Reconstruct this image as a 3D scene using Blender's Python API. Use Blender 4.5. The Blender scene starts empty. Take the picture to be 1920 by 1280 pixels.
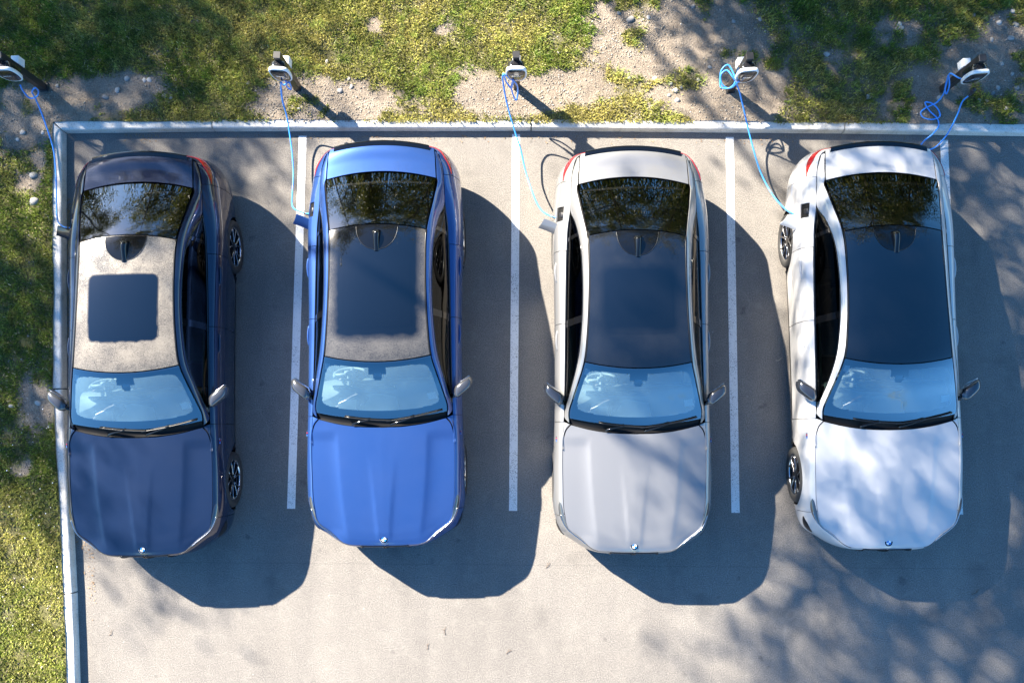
import bpy, bmesh, math, random
import numpy as np
from mathutils import Matrix, Vector

random.seed(7)
rng = np.random.default_rng(7)
R = math.radians
scene = bpy.context.scene
col = scene.collection

# ------------------------------------------------------------------ camera
cd = bpy.data.cameras.new('camera')
cam = bpy.data.objects.new('camera', cd)
col.objects.link(cam)
scene.camera = cam
cd.sensor_width = 36.0
cd.lens = 1711.09 / 1920.0 * 36.0
cd.clip_start, cd.clip_end = 0.1, 3000.0
_r, _d, _f = (0.999924, 0.006483, -0.010517), (0.005418, -0.995146, -0.098256), (-0.011103, 0.098192, -0.995106)
M = Matrix(((_r[0], -_d[0], -_f[0], 0.0), (_r[1], -_d[1], -_f[1], 0.0), (_r[2], -_d[2], -_f[2], 11.474), (0, 0, 0, 1)))
cam.matrix_world = M

# ------------------------------------------------------------------ sky and sun
SUN_EL = 35.0
SUN_H = Vector((-0.768, 0.640))           # horizontal direction towards the sun
world = bpy.data.worlds.new('World')
scene.world = world
world.use_nodes = True
wn = world.node_tree
sky = wn.nodes.new('ShaderNodeTexSky')
sky.sky_type = 'NISHITA'
sky.sun_disc = False
sky.sun_elevation = R(SUN_EL)
sky.sun_rotation = math.atan2(SUN_H.x, SUN_H.y)
sky.air_density, sky.dust_density, sky.ozone_density = 1.0, 0.4, 3.0
bg = wn.nodes['Background']
bg.inputs[1].default_value = 0.070
hs = wn.nodes.new('ShaderNodeHueSaturation')
hs.inputs['Saturation'].default_value = 1.30      # clear deep blue air, the same all round
wn.links.new(sky.outputs[0], hs.inputs['Color'])
wn.links.new(hs.outputs[0], bg.inputs[0])

sl = bpy.data.lights.new('sun', 'SUN')
sl.energy = 5.0
sl.angle = R(0.53)
sl.color = (1.0, 0.90, 0.76)
sun = bpy.data.objects.new('sun', sl)
col.objects.link(sun)
sdir = Vector((SUN_H.x * math.cos(R(SUN_EL)), SUN_H.y * math.cos(R(SUN_EL)), math.sin(R(SUN_EL))))
sun.rotation_euler = sdir.to_track_quat('Z', 'Y').to_euler()
sun.location = sdir * 60

vs = scene.view_settings
scene.display_settings.display_device = 'sRGB'
vs.view_transform = 'Standard'
vs.look = 'None'
vs.gamma = 1.0
vs.use_curve_mapping = False
vs.exposure = 2.6
scene.cycles.use_denoising = True
scene.cycles.max_bounces = 8
scene.cycles.transparent_max_bounces = 12
scene.cycles.blur_glossy = 0.3
scene.cycles.sample_clamp_indirect = 6.0

# ------------------------------------------------------------------ helpers
def tag(o, label=None, cat=None, group=None, kind=None):
    if label: o['label'] = label
    if cat: o['category'] = cat
    if group: o['group'] = group
    if kind: o['kind'] = kind
    return o

def empty(name, loc=(0, 0, 0), rz=0.0):
    o = bpy.data.objects.new(name, None)
    o.empty_display_size = 0.2
    col.objects.link(o)
    o.location = loc
    o.rotation_euler = (0, 0, rz)
    return o

def mesh_obj(name, verts, faces, mat, parent=None, smooth=True, colors=None, loops3=False):
    me = bpy.data.meshes.new(name)
    v = np.asarray(verts, dtype=np.float32).reshape(-1, 3)
    if isinstance(faces, np.ndarray):
        n, k = faces.shape
        me.vertices.add(len(v))
        me.vertices.foreach_set('co', v.ravel())
        me.loops.add(n * k)
        me.loops.foreach_set('vertex_index', faces.astype(np.int32).ravel())
        me.polygons.add(n)
        me.polygons.foreach_set('loop_start', np.arange(0, n * k, k, dtype=np.int32))
        try:
            me.polygons.foreach_set('loop_total', np.full(n, k, dtype=np.int32))
        except Exception:
            pass
        me.update(calc_edges=True)
    else:
        me.from_pydata([tuple(map(float, q)) for q in v], [], faces)
        me.update()
    if smooth and len(me.polygons):
        me.polygons.foreach_set('use_smooth', np.ones(len(me.polygons), dtype=bool))
    if colors is not None:
        a = me.color_attributes.new('tint', 'FLOAT_COLOR', 'POINT')
        c = np.ones((len(v), 4), dtype=np.float32)
        c[:, :colors.shape[1]] = colors
        a.data.foreach_set('color', c.ravel())
    me.validate()
    if mat is not None:
        me.materials.append(mat)
    o = bpy.data.objects.new(name, me)
    col.objects.link(o)
    o.parent = parent
    return o

def bm_obj(name, bm, mat, parent=None, smooth=True):
    me = bpy.data.meshes.new(name)
    bm.to_mesh(me)
    bm.free()
    if smooth:
        for q in me.polygons: q.use_smooth = True
    me.materials.append(mat)
    o = bpy.data.objects.new(name, me)
    col.objects.link(o)
    o.parent = parent
    return o

def copy_tree(o, parent=None):
    c = o.copy()
    col.objects.link(c)
    c.parent = parent
    for ch in o.children[:] if isinstance(o.children, tuple) else list(o.children):
        copy_tree(ch, c)
    return c

def grid_faces(n, m, off=0, flip=False):
    i, j = np.meshgrid(np.arange(n - 1), np.arange(m - 1), indexing='ij')
    a = (i * m + j).ravel() + off
    f = np.stack([a, a + m, a + m + 1, a + 1], 1)
    return f[:, ::-1] if flip else f

def hermite(knots, P, t, mirror_ends=None):
    """smooth curve through P (n,d) at knots, sampled at t"""
    knots = np.asarray(knots, float); P = np.asarray(P, float); t = np.asarray(t, float)
    n = len(P)
    T = np.zeros_like(P)
    for i in range(n):
        if 0 < i < n - 1:
            h0, h1 = knots[i] - knots[i - 1], knots[i + 1] - knots[i]
            d0, d1 = (P[i] - P[i - 1]) / h0, (P[i + 1] - P[i]) / h1
            T[i] = (d0 * h1 + d1 * h0) / (h0 + h1)
        elif i == 0:
            T[i] = (P[1] - P[0]) / (knots[1] - knots[0])
        else:
            T[i] = (P[-1] - P[-2]) / (knots[-1] - knots[-2])
    if mirror_ends:
        if mirror_ends[0]: T[0][1:] = 0
        if mirror_ends[1]: T[-1][1:] = 0
    k = np.clip(np.searchsorted(knots, t, side='right') - 1, 0, n - 2)
    h = (knots[k + 1] - knots[k])
    s = ((t - knots[k]) / h)[..., None]
    h = h[..., None]
    return ((2 * s**3 - 3 * s**2 + 1) * P[k] + (s**3 - 2 * s**2 + s) * h * T[k] +
            (-2 * s**3 + 3 * s**2) * P[k + 1] + (s**3 - s**2) * h * T[k + 1])

def chord(P):
    P = np.asarray(P, float)
    return np.concatenate([[0], np.cumsum(np.linalg.norm(np.diff(P, axis=0), axis=1))])

def tube(P, r, sides=8, closed_ends=True, rs=None):
    """verts, faces of a tube along polyline P"""
    P = np.asarray(P, float)
    n = len(P)
    tang = np.gradient(P, axis=0)
    tang /= np.linalg.norm(tang, axis=1)[:, None] + 1e-9
    up = np.array([0, 0, 1.0]) if abs(tang[0][2]) < .9 else np.array([1.0, 0, 0])
    V = []
    nrm = np.cross(tang[0], up); nrm /= np.linalg.norm(nrm)
    for i in range(n):
        nrm = nrm - tang[i] * nrm.dot(tang[i]); nrm /= np.linalg.norm(nrm) + 1e-9
        b = np.cross(tang[i], nrm)
        rr = r if rs is None else rs[i]
        for k in range(sides):
            a = 2 * math.pi * k / sides
            V.append(P[i] + rr * (math.cos(a) * nrm + math.sin(a) * b))
    F = []
    for i in range(n - 1):
        for k in range(sides):
            a, b2 = i * sides + k, i * sides + (k + 1) % sides
            F.append((a, b2, b2 + sides, a + sides))
    if closed_ends:
        F.append(tuple(range(sides))[::-1])
        F.append(tuple(range((n - 1) * sides, n * sides)))
    return V, F

def join_geo(parts):
    V, F, o = [], [], 0
    for v, f in parts:
        V += [tuple(map(float, q)) for q in v]
        F += [tuple(int(i) + o for i in q) for q in f]
        o += len(v)
    return V, F

def rbox(sx, sy, sz, loc=(0, 0, 0), rot=None, bev=0.01, seg=2, taper=None):
    """bevelled box geometry"""
    bm = bmesh.new()
    bmesh.ops.create_cube(bm, size=1.0)
    for v in bm.verts:
        v.co = Vector((v.co.x * sx, v.co.y * sy, v.co.z * sz))
        if taper and v.co.z > 0:
            v.co.x *= taper[0]; v.co.y *= taper[1]
    if bev > 0:
        bmesh.ops.bevel(bm, geom=bm.edges[:], offset=bev, segments=seg, profile=.6, affect='EDGES')
    m = Matrix.Translation(Vector(loc)) @ (rot.to_4x4() if rot is not None else Matrix.Identity(4))
    bm.transform(m)
    bm.verts.ensure_lookup_table()
    V = [tuple(v.co) for v in bm.verts]
    bm.verts.index_update()
    F = [tuple(v.index for v in f.verts) for f in bm.faces]
    bm.free()
    return V, F

def lathe(profile, axis='x', seg=48, ang=None):
    """profile list of (a, r): a along axis"""
    V, F = [], []
    n = len(profile)
    for k in range(seg):
        t = 2 * math.pi * k / seg
        for a, r in profile:
            V.append((a, r * math.cos(t), r * math.sin(t)) if axis == 'x' else (r * math.cos(t), r * math.sin(t), a))
    for k in range(seg):
        k2 = (k + 1) % seg
        for i in range(n - 1):
            F.append((k * n + i, k * n + i + 1, k2 * n + i + 1, k2 * n + i))
    return V, F

# value noise for layout
_perm = np.random.default_rng(3).random((256, 256))
def vnoise(x, y, f):
    x = np.asarray(x) * f + 113.7; y = np.asarray(y) * f + 57.3
    xi = np.floor(x).astype(int); yi = np.floor(y).astype(int)
    fx, fy = x - xi, y - yi
    fx = fx * fx * (3 - 2 * fx); fy = fy * fy * (3 - 2 * fy)
    g = lambda a, b: _perm[a % 256, b % 256]
    return (g(xi, yi) * (1 - fx) + g(xi + 1, yi) * fx) * (1 - fy) + (g(xi, yi + 1) * (1 - fx) + g(xi + 1, yi + 1) * fx) * fy

def fnoise(x, y, f, o=4):
    s, a, t = 0, 1.0, 0
    for k in range(o):
        s = s + a * vnoise(x + 17 * k, y - 9 * k, f * 2**k); t += a; a *= .55
    return s / t

# ------------------------------------------------------------------ materials
def new_mat(name):
    m = bpy.data.materials.new(name)
    m.use_nodes = True
    nt = m.node_tree
    return m, nt, nt.nodes['Principled BSDF']

def simple(name, c, rough=.5, metal=0.0, coat=0.0, spec=.5, coat_r=.03):
    m, nt, b = new_mat(name)
    b.inputs['Base Color'].default_value = (*c, 1)
    b.inputs['Roughness'].default_value = rough
    b.inputs['Metallic'].default_value = metal
    b.inputs['Coat Weight'].default_value = coat
    b.inputs['Coat Roughness'].default_value = coat_r
    b.inputs['Specular IOR Level'].default_value = spec
    return m

def N(nt, t, **kw):
    n = nt.nodes.new(t)
    for k, v in kw.items():
        if k.startswith('i_'):
            n.inputs[int(k[2:])].default_value = v
        else:
            setattr(n, k, v)
    return n

def noise(nt, scale, detail=6, rough=.6, vec=None, dim='3D'):
    n = nt.nodes.new('ShaderNodeTexNoise')
    n.noise_dimensions = dim
    n.inputs['Scale'].default_value = scale
    n.inputs['Detail'].default_value = detail
    n.inputs['Roughness'].default_value = rough
    if vec is not None: nt.links.new(vec, n.inputs['Vector'])
    return n

def ramp(nt, fac, stops):
    r = nt.nodes.new('ShaderNodeValToRGB')
    e = r.color_ramp.elements
    while len(e) < len(stops): e.new(.5)
    for k, (p, c) in enumerate(stops):
        e[k].position = p
        e[k].color = (*c, 1) if len(c) == 3 else c
    nt.links.new(fac, r.inputs[0])
    return r

def mixc(nt, fac, a, b, mode='MIX'):
    m = nt.nodes.new('ShaderNodeMix')
    m.data_type = 'RGBA'; m.blend_type = mode
    for s, v in ((0, fac), (6, a), (7, b)):
        if hasattr(v, 'links') or isinstance(v, bpy.types.NodeSocket): nt.links.new(v, m.inputs[s])
        elif isinstance(v, (int, float)): m.inputs[s].default_value = v
        else: m.inputs[s].default_value = (*v, 1) if len(v) == 3 else v
    return m.outputs[2]

def math_n(nt, op, a, b=None, c=None, clamp=False):
    m = nt.nodes.new('ShaderNodeMath')
    m.operation = op; m.use_clamp = clamp
    for s, v in enumerate((a, b, c)):
        if v is None: continue
        if isinstance(v, bpy.types.NodeSocket): nt.links.new(v, m.inputs[s])
        else: m.inputs[s].default_value = v
    return m.outputs[0]

def bump(nt, b, h, strength=.3, dist=.01):
    n = nt.nodes.new('ShaderNodeBump')
    n.inputs['Strength'].default_value = strength
    n.inputs['Distance'].default_value = dist
    nt.links.new(h, n.inputs['Height'])
    nt.links.new(n.outputs[0], b.inputs['Normal'])
    return n

def geo_pos(nt):
    return nt.nodes.new('ShaderNodeNewGeometry').outputs['Position']

def obj_pos(nt):
    return nt.nodes.new('ShaderNodeTexCoord').outputs['Object']

def mat_asphalt():
    m, nt, b = new_mat('asphalt')
    p = geo_pos(nt)
    big = noise(nt, .55, 5, .6, p)
    mid = noise(nt, 7, 6, .65, p)
    fine = noise(nt, 75, 4, .75, p)
    c = ramp(nt, big.outputs[0], [(.3, (.134, .125, .115)), (.7, (.168, .157, .144))]).outputs[0]
    g = ramp(nt, fine.outputs[0], [(.28, (.38, .38, .38)), (.50, (.96, .96, .96)), (.70, (1.7, 1.68, 1.62))]).outputs[0]
    c = mixc(nt, 1.0, c, g, 'MULTIPLY')
    # dusty scuffs
    s = ramp(nt, mid.outputs[0], [(.52, (0, 0, 0)), (.74, (1, 1, 1))]).outputs[0]
    c = mixc(nt, math_n(nt, 'MULTIPLY', s, .50), c, (.20, .188, .168))
    sp = noise(nt, 21, 2, .4, p)
    s2 = ramp(nt, sp.outputs[0], [(.765, (0, 0, 0)), (.79, (1, 1, 1))]).outputs[0]
    c = mixc(nt, math_n(nt, 'MULTIPLY', s2, .55), c, (.30, .29, .27))
    # darker oil-ish stains
    st = noise(nt, 1.7, 3, .5, p)
    s3 = ramp(nt, st.outputs[0], [(.60, (0, 0, 0)), (.75, (1, 1, 1))]).outputs[0]
    c = mixc(nt, math_n(nt, 'MULTIPLY', s3, .40), c, (.055, .052, .050))
    mp = nt.nodes.new('ShaderNodeMapping'); mp.inputs['Scale'].default_value = (2.0, .5, 1.0); nt.links.new(p, mp.inputs[0])
    tr = noise(nt, 1.0, 5, .6, mp.outputs[0])
    tv = ramp(nt, tr.outputs[0], [(.30, (.86, .86, .87)), (.5, (1, 1, 1)), (.72, (1.10, 1.095, 1.08))]).outputs[0]
    c = mixc(nt, 1.0, c, tv, 'MULTIPLY')
    sy = nt.nodes.new('ShaderNodeSeparateXYZ'); nt.links.new(p, sy.inputs[0])
    seam = math_n(nt, 'ABSOLUTE', math_n(nt, 'ADD', sy.outputs[1], math_n(nt, 'ADD', 1.62, math_n(nt, 'MULTIPLY', mid.outputs[0], .03))))
    sm = math_n(nt, 'SUBTRACT', 1.0, math_n(nt, 'MULTIPLY', seam, 110.0, clamp=True))
    c = mixc(nt, math_n(nt, 'MULTIPLY', sm, .28), c, (.05, .05, .05))
    ln = noise(nt, 1.1, 2, .4, p); pm = noise(nt, .8, 2, .5, p)  # thin pale curves: dusty scuffs, also painted to mimic sunlight thrown off car sides
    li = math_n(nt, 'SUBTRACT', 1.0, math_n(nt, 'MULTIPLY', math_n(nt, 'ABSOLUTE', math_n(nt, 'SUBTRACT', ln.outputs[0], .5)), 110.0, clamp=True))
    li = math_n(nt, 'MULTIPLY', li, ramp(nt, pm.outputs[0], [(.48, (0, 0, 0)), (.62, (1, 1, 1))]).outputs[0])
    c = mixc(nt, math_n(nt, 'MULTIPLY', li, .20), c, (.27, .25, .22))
    oil = noise(nt, 4.2, 2, .5, p)
    ol = ramp(nt, oil.outputs[0], [(.70, (0, 0, 0)), (.76, (1, 1, 1))]).outputs[0]
    c = mixc(nt, math_n(nt, 'MULTIPLY', ol, .45), c, (.045, .043, .042))
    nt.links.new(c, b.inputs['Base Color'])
    b.inputs['Roughness'].default_value = .82
    b.inputs['Specular IOR Level'].default_value = .35
    bump(nt, b, fine.outputs[0], .5, .006)
    return m

def mat_linepaint():
    m, nt, b = new_mat('line_paint')
    p = geo_pos(nt)
    a = noise(nt, 95, 4, .7, p)
    d = noise(nt, 3.0, 4, .6, p)
    h = math_n(nt, 'ADD', a.outputs[0], math_n(nt, 'MULTIPLY', d.outputs[0], .25))
    w = ramp(nt, h, [(.50, (0, 0, 0)), (.56, (1, 1, 1))]).outputs[0]
    c = mixc(nt, w, (.11, .11, .105), (.66, .66, .64))
    nt.links.new(c, b.inputs['Base Color'])
    b.inputs['Roughness'].default_value = .7
    bump(nt, b, a.outputs[0], .4, .004)
    return m

def mat_concrete():
    m, nt, b = new_mat('kerb_concrete')
    p = geo_pos(nt)
    a = noise(nt, 5, 6, .65, p)
    f = noise(nt, 60, 4, .6, p)
    c = ramp(nt, a.outputs[0], [(.30, (.44, .42, .37)), (.42, (.60, .575, .52)), (.65, (.70, .675, .62))]).outputs[0]
    dk = ramp(nt, f.outputs[0], [(.30, (.55, .52, .48)), (.46, (1, 1, 1))]).outputs[0]
    c = mixc(nt, 1.0, c, dk, 'MULTIPLY')
    nt.links.new(c, b.inputs['Base Color'])
    b.inputs['Roughness'].default_value = .85
    bump(nt, b, f.outputs[0], .35, .006)
    return m

def mat_verge():
    m, nt, b = new_mat('verge_soil')
    p = geo_pos(nt)
    at = nt.nodes.new('ShaderNodeAttribute'); at.attribute_name = 'tint'
    sep = nt.nodes.new('ShaderNodeSeparateColor'); nt.links.new(at.outputs['Color'], sep.inputs[0])
    a = noise(nt, 3.5, 6, .65, p)
    f = noise(nt, 55, 6, .7, p)
    v = nt.nodes.new('ShaderNodeTexVoronoi'); v.inputs['Scale'].default_value = 38; nt.links.new(p, v.inputs['Vector'])
    v2 = nt.nodes.new('ShaderNodeTexVoronoi'); v2.inputs['Scale'].default_value = 14; nt.links.new(p, v2.inputs['Vector'])
    dirt = ramp(nt, a.outputs[0], [(.3, (.20, .165, .130)), (.5, (.255, .215, .172)), (.75, (.31, .268, .22))]).outputs[0]
    sp = ramp(nt, f.outputs[0], [(.28, (.55, .53, .50)), (.5, (.98, .98, .98)), (.72, (1.35, 1.35, 1.33))]).outputs[0]
    dirt = mixc(nt, 1.0, dirt, sp, 'MULTIPLY')
    peb = ramp(nt, v.outputs['Distance'], [(.10, (1, 1, 1)), (.24, (0, 0, 0))]).outputs[0]
    rnd = nt.nodes.new('ShaderNodeSeparateColor'); nt.links.new(v.outputs['Color'], rnd.inputs[0])
    pk = math_n(nt, 'MULTIPLY', peb, math_n(nt, 'GREATER_THAN', rnd.outputs[0], .70))
    dirt = mixc(nt, math_n(nt, 'MULTIPLY', pk, .7), dirt, (.32, .30, .27))
    grass = ramp(nt, a.outputs[0], [(.3, (.075, .080, .026)), (.55, (.12, .12, .04)), (.75, (.20, .17, .08))]).outputs[0]
    grass = mixc(nt, 1.0, grass, sp, 'MULTIPLY')
    c = mixc(nt, sep.outputs[0], dirt, grass)
    nt.links.new(c, b.inputs['Base Color'])
    b.inputs['Roughness'].default_value = .95
    b.inputs['Specular IOR Level'].default_value = .15
    h = math_n(nt, 'ADD', math_n(nt, 'MULTIPLY', f.outputs[0], 1.0), math_n(nt, 'MULTIPLY', peb, .5))
    bump(nt, b, h, 1.0, .035)
    return m

def mat_tint(name, rough=.6, trans=0.0, spec=.3, bmp=None):
    m, nt, b = new_mat(name)
    at = nt.nodes.new('ShaderNodeAttribute'); at.attribute_name = 'tint'
    nt.links.new(at.outputs['Color'], b.inputs['Base Color'])
    b.inputs['Roughness'].default_value = rough
    b.inputs['Specular IOR Level'].default_value = spec
    if trans > 0:
        tr = nt.nodes.new('ShaderNodeBsdfTranslucent')
        nt.links.new(at.outputs['Color'], tr.inputs[0])
        mx = nt.nodes.new('ShaderNodeMixShader'); mx.inputs[0].default_value = trans
        nt.links.new(b.outputs[0], mx.inputs[1]); nt.links.new(tr.outputs[0], mx.inputs[2])
        nt.links.new(mx.outputs[0], nt.nodes['Material Output'].inputs[0])
    if bmp:
        n = noise(nt, bmp, 4, .6, geo_pos(nt)); bump(nt, b, n.outputs[0], .4, .01)
    return m

def mat_paint(name, c, metal, rough, flake=.0, dust=.06):
    m, nt, b = new_mat(name)
    p = obj_pos(nt)
    d = noise(nt, 2.2, 5, .6, p)
    s = noise(nt, 90, 2, .5, p)
    dd = math_n(nt, 'MULTIPLY', ramp(nt, d.outputs[0], [(.35, (0, 0, 0)), (.8, (1, 1, 1))]).outputs[0], dust)
    speck = math_n(nt, 'MULTIPLY', ramp(nt, s.outputs[0], [(.80, (0, 0, 0)), (.83, (1, 1, 1))]).outputs[0], .5)
    dd = math_n(nt, 'MAXIMUM', dd, math_n(nt, 'MULTIPLY', speck, dust * 9))
    cc = mixc(nt, dd, c, (.45, .43, .40))
    nt.links.new(cc, b.inputs['Base Color'])
    b.inputs['Metallic'].default_value = metal
    b.inputs['Roughness'].default_value = rough
    b.inputs['Specular IOR Level'].default_value = .15
    b.inputs['Coat Weight'].default_value = 1.0
    b.inputs['Coat Roughness'].default_value = .025
    b.inputs['Coat IOR'].default_value = 1.6
    return m

def mat_roof(name, dew, rect, lobes=0.0, soft=40.0, tone=(.50, .47, .42), blots=()):
    """dark glossy roof with dew left on it except over the sunroof opening"""
    m, nt, b = new_mat(name)
    p = obj_pos(nt)
    sx = nt.nodes.new('ShaderNodeSeparateXYZ'); nt.links.new(p, sx.inputs[0])
    wob = noise(nt, 9, 3, .6, p)
    w = math_n(nt, 'MULTIPLY', math_n(nt, 'SUBTRACT', wob.outputs[0], .5), .06)
    x0, x1, y0, y1 = rect
    cx, hx, cy, hy = (x0 + x1) / 2, (x1 - x0) / 2, (y0 + y1) / 2, (y1 - y0) / 2
    dx = math_n(nt, 'SUBTRACT', math_n(nt, 'ABSOLUTE', math_n(nt, 'SUBTRACT', sx.outputs[0], cx)), hx)
    dy = math_n(nt, 'SUBTRACT', math_n(nt, 'ABSOLUTE', math_n(nt, 'SUBTRACT', sx.outputs[1], cy)), hy)
    rr_ = .07
    ax = math_n(nt, 'MAXIMUM', math_n(nt, 'ADD', dx, rr_), 0.0); ay = math_n(nt, 'MAXIMUM', math_n(nt, 'ADD', dy, rr_), 0.0)
    dist = math_n(nt, 'SUBTRACT', math_n(nt, 'SQRT', math_n(nt, 'ADD', math_n(nt, 'MULTIPLY', ax, ax), math_n(nt, 'MULTIPLY', ay, ay))), rr_)
    frontw = math_n(nt, 'MULTIPLY', math_n(nt, 'SUBTRACT', cy, sx.outputs[1]), 2.2, clamp=True)     # the front edge dried more raggedly
    dist = math_n(nt, 'ADD', dist, math_n(nt, 'MULTIPLY', w, math_n(nt, 'ADD', .15, frontw)))
    k = math_n(nt, 'MULTIPLY', math_n(nt, 'ADD', dist, .01), soft, clamp=True)
    for bx, by, br in blots:
        ex = math_n(nt, 'SUBTRACT', sx.outputs[0], bx); ey = math_n(nt, 'SUBTRACT', sx.outputs[1], by)
        rr = math_n(nt, 'SQRT', math_n(nt, 'ADD', math_n(nt, 'MULTIPLY', ex, ex), math_n(nt, 'MULTIPLY', ey, ey)))
        k = math_n(nt, 'MULTIPLY', k, math_n(nt, 'MAXIMUM', .35, math_n(nt, 'MULTIPLY', math_n(nt, 'SUBTRACT', math_n(nt, 'ADD', rr, math_n(nt, 'MULTIPLY', w, 1.6)), br), 45.0, clamp=True)))
    if lobes > 0:   # a cleared tongue down the middle of the front edge
        tng = math_n(nt, 'SUBTRACT', math_n(nt, 'ABSOLUTE', math_n(nt, 'ADD', sx.outputs[0], math_n(nt, 'MULTIPLY', w, .6))), lobes)
        sn = math_n(nt, 'POWER', math_n(nt, 'ABSOLUTE', math_n(nt, 'SINE', math_n(nt, 'MULTIPLY', math_n(nt, 'ADD', sx.outputs[1], -.19), 21.0))), .55)
        wv = math_n(nt, 'MULTIPLY', math_n(nt, 'SUBTRACT', 1.0, sn), -.17)
        front = math_n(nt, 'GREATER_THAN', sx.outputs[1], .18)
        k = math_n(nt, 'MULTIPLY', k, math_n(nt, 'MAXIMUM', front, math_n(nt, 'MULTIPLY', math_n(nt, 'ADD', tng, wv), 9.0, clamp=True)))
    dr = noise(nt, 130, 4, .7, p)
    dr2 = noise(nt, 6, 4, .6, p)
    sub = math_n(nt, 'ADD', dr.outputs[0], math_n(nt, 'MULTIPLY', dr2.outputs[0], .35))
    drp = ramp(nt, sub, [(.50, (.20, .20, .20)), (.82, (1, 1, 1))]).outputs[0]
    fac = math_n(nt, 'MULTIPLY', math_n(nt, 'MULTIPLY', k, drp), dew)
    c = mixc(nt, fac, (.002, .0026, .004), tone)
    nt.links.new(c, b.inputs['Base Color'])
    rg = math_n(nt, 'ADD', math_n(nt, 'MULTIPLY', fac, .6), .03, clamp=True)
    nt.links.new(rg, b.inputs['Roughness'])
    b.inputs['Specular IOR Level'].default_value = .7
    b.inputs['Coat Weight'].default_value = 1.0
    nt.links.new(math_n(nt, 'SUBTRACT', 1.0, fac, clamp=True), b.inputs['Coat Weight'])
    return m

def mat_glass(name, tint, refl=1.0, ior=1.5, refl_col=(1, 1, 1)):
    m = bpy.data.materials.new(name)
    m.use_nodes = True
    nt = m.node_tree
    nt.nodes.remove(nt.nodes['Principled BSDF'])
    out = nt.nodes['Material Output']
    fr = nt.nodes.new('ShaderNodeFresnel'); fr.inputs[0].default_value = ior
    f = math_n(nt, 'MULTIPLY', fr.outputs[0], refl, clamp=True)
    tr = nt.nodes.new('ShaderNodeBsdfTransparent'); tr.inputs[0].default_value = (*tint, 1)
    gl = nt.nodes.new('ShaderNodeBsdfGlossy'); gl.inputs['Roughness'].default_value = .0; gl.inputs[0].default_value = (*refl_col, 1)
    mx = nt.nodes.new('ShaderNodeMixShader')
    nt.links.new(f, mx.inputs[0]); nt.links.new(tr.outputs[0], mx.inputs[1]); nt.links.new(gl.outputs[0], mx.inputs[2])
    nt.links.new(mx.outputs[0], out.inputs[0])
    return m

MT = {
    'asphalt': mat_asphalt(), 'line': mat_linepaint(), 'kerb': mat_concrete(), 'verge': mat_verge(),
    'grass': mat_tint('grass_blades', .55, .30), 'gravel': mat_tint('gravel', .85, 0, .2, 120),
    'litter': mat_tint('leaf_litter', .8), 'leaf': mat_tint('tree_leaves', .5, .35), 'stone': mat_tint('stones', .8, 0, .25, 60),
    'bark': simple('bark', (.09, .07, .05), .9),
    'black': simple('black_shell', (.003, .003, .0035), .7, spec=.2),
    'gloss': simple('gloss_black', (.003, .0032, .0036), .06, spec=.6),
    'trim': simple('black_trim', (.006, .006, .0065), .35),
    'rubber': simple('tyre_rubber', (.022, .022, .022), .75),
    'rim': simple('dark_alloy', (.05, .05, .055), .22, .8),
    'rimedge': simple('machined_alloy', (.55, .55, .56), .22, 1.0),
    'disc': simple('brake_disc', (.35, .35, .35), .35, 1.0),
    'headlight': simple('headlight_lens', (.05, .055, .06), .05, .2, 1.0),
    'tail': simple('tail_lamp_lens', (.30, .004, .008), .12, 0, 1.0),
    'chrome': simple('bright_metal', (.75, .75, .76), .12, 1.0),
    'dash': simple('dashboard_vinyl', (.13, .14, .145), .6),
    'dashlight': simple('dashboard_trim', (.45, .47, .48), .5),
    'seat': simple('seat_leather', (.03, .03, .032), .55),
    'paper': simple('paper', (.72, .73, .73), .7),
    'white': simple('white_plastic', (.74, .75, .74), .35),
    'postblack': simple('post_powder_coat', (.022, .022, .023), .42),
    'boxblack': simple('charger_black', (.014, .014, .016), .12, 0, .6),
    'cable': simple('blue_cable', (.045, .27, .74), .38, 0, .3),
    'plug': simple('plug_black', (.015, .015, .018), .4),
    'blue': simple('roundel_blue', (.02, .17, .55), .2, 0, 1),
    'roundel_white': simple('roundel_white', (.8, .8, .8), .2, 0, 1),
    'red': simple('stripe_red', (.6, .02, .03), .3), 'ltblue': simple('stripe_blue', (.05, .25, .7), .3), 'dkblue': simple('stripe_navy', (.03, .04, .25), .3),
    'wind': mat_glass('windshield_glass', (.92, .97, .97), 1.6, 2.5, (1.0, 1.0, 1.0)),
    'rearglass': mat_glass('rear_glass', (.10, .105, .105), 1.25, 2.1),
    'sideglass': mat_glass('side_glass', (.05, .06, .06), .7, 1.4),
    'sideglass_front': mat_glass('side_glass_front', (.36, .50, .48), .7, 1.4),
}

# ------------------------------------------------------------------ ground, verge, car park
mesh_obj('ground', [(-700, -700, -.06), (700, -700, -.06), (700, 700, -.06), (-700, 700, -.06)], [(0, 1, 2, 3)],
         simple('far_ground', (.09, .10, .045), .95), smooth=False)
tag(bpy.data.objects['ground'], kind='structure')

LK = np.array([(-5.93, 3.81), (-5.745, .5), (-5.475, -2.0), (-5.16, -5.6), (-4.2, -16), (-1.0, -50)])   # face of the left kerb
TK = np.array([(-5.93, 3.81), (-4.0, 3.842), (.1, 3.862), (4.1, 3.838), (8.2, 3.79), (14, 3.72), (50, 3.3)])  # face of the top kerb
def lk_x(y): return np.interp(-np.asarray(y), -LK[:, 1], LK[:, 0])
def tk_y(x): return np.interp(np.asarray(x), TK[:, 0], TK[:, 1])

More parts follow.
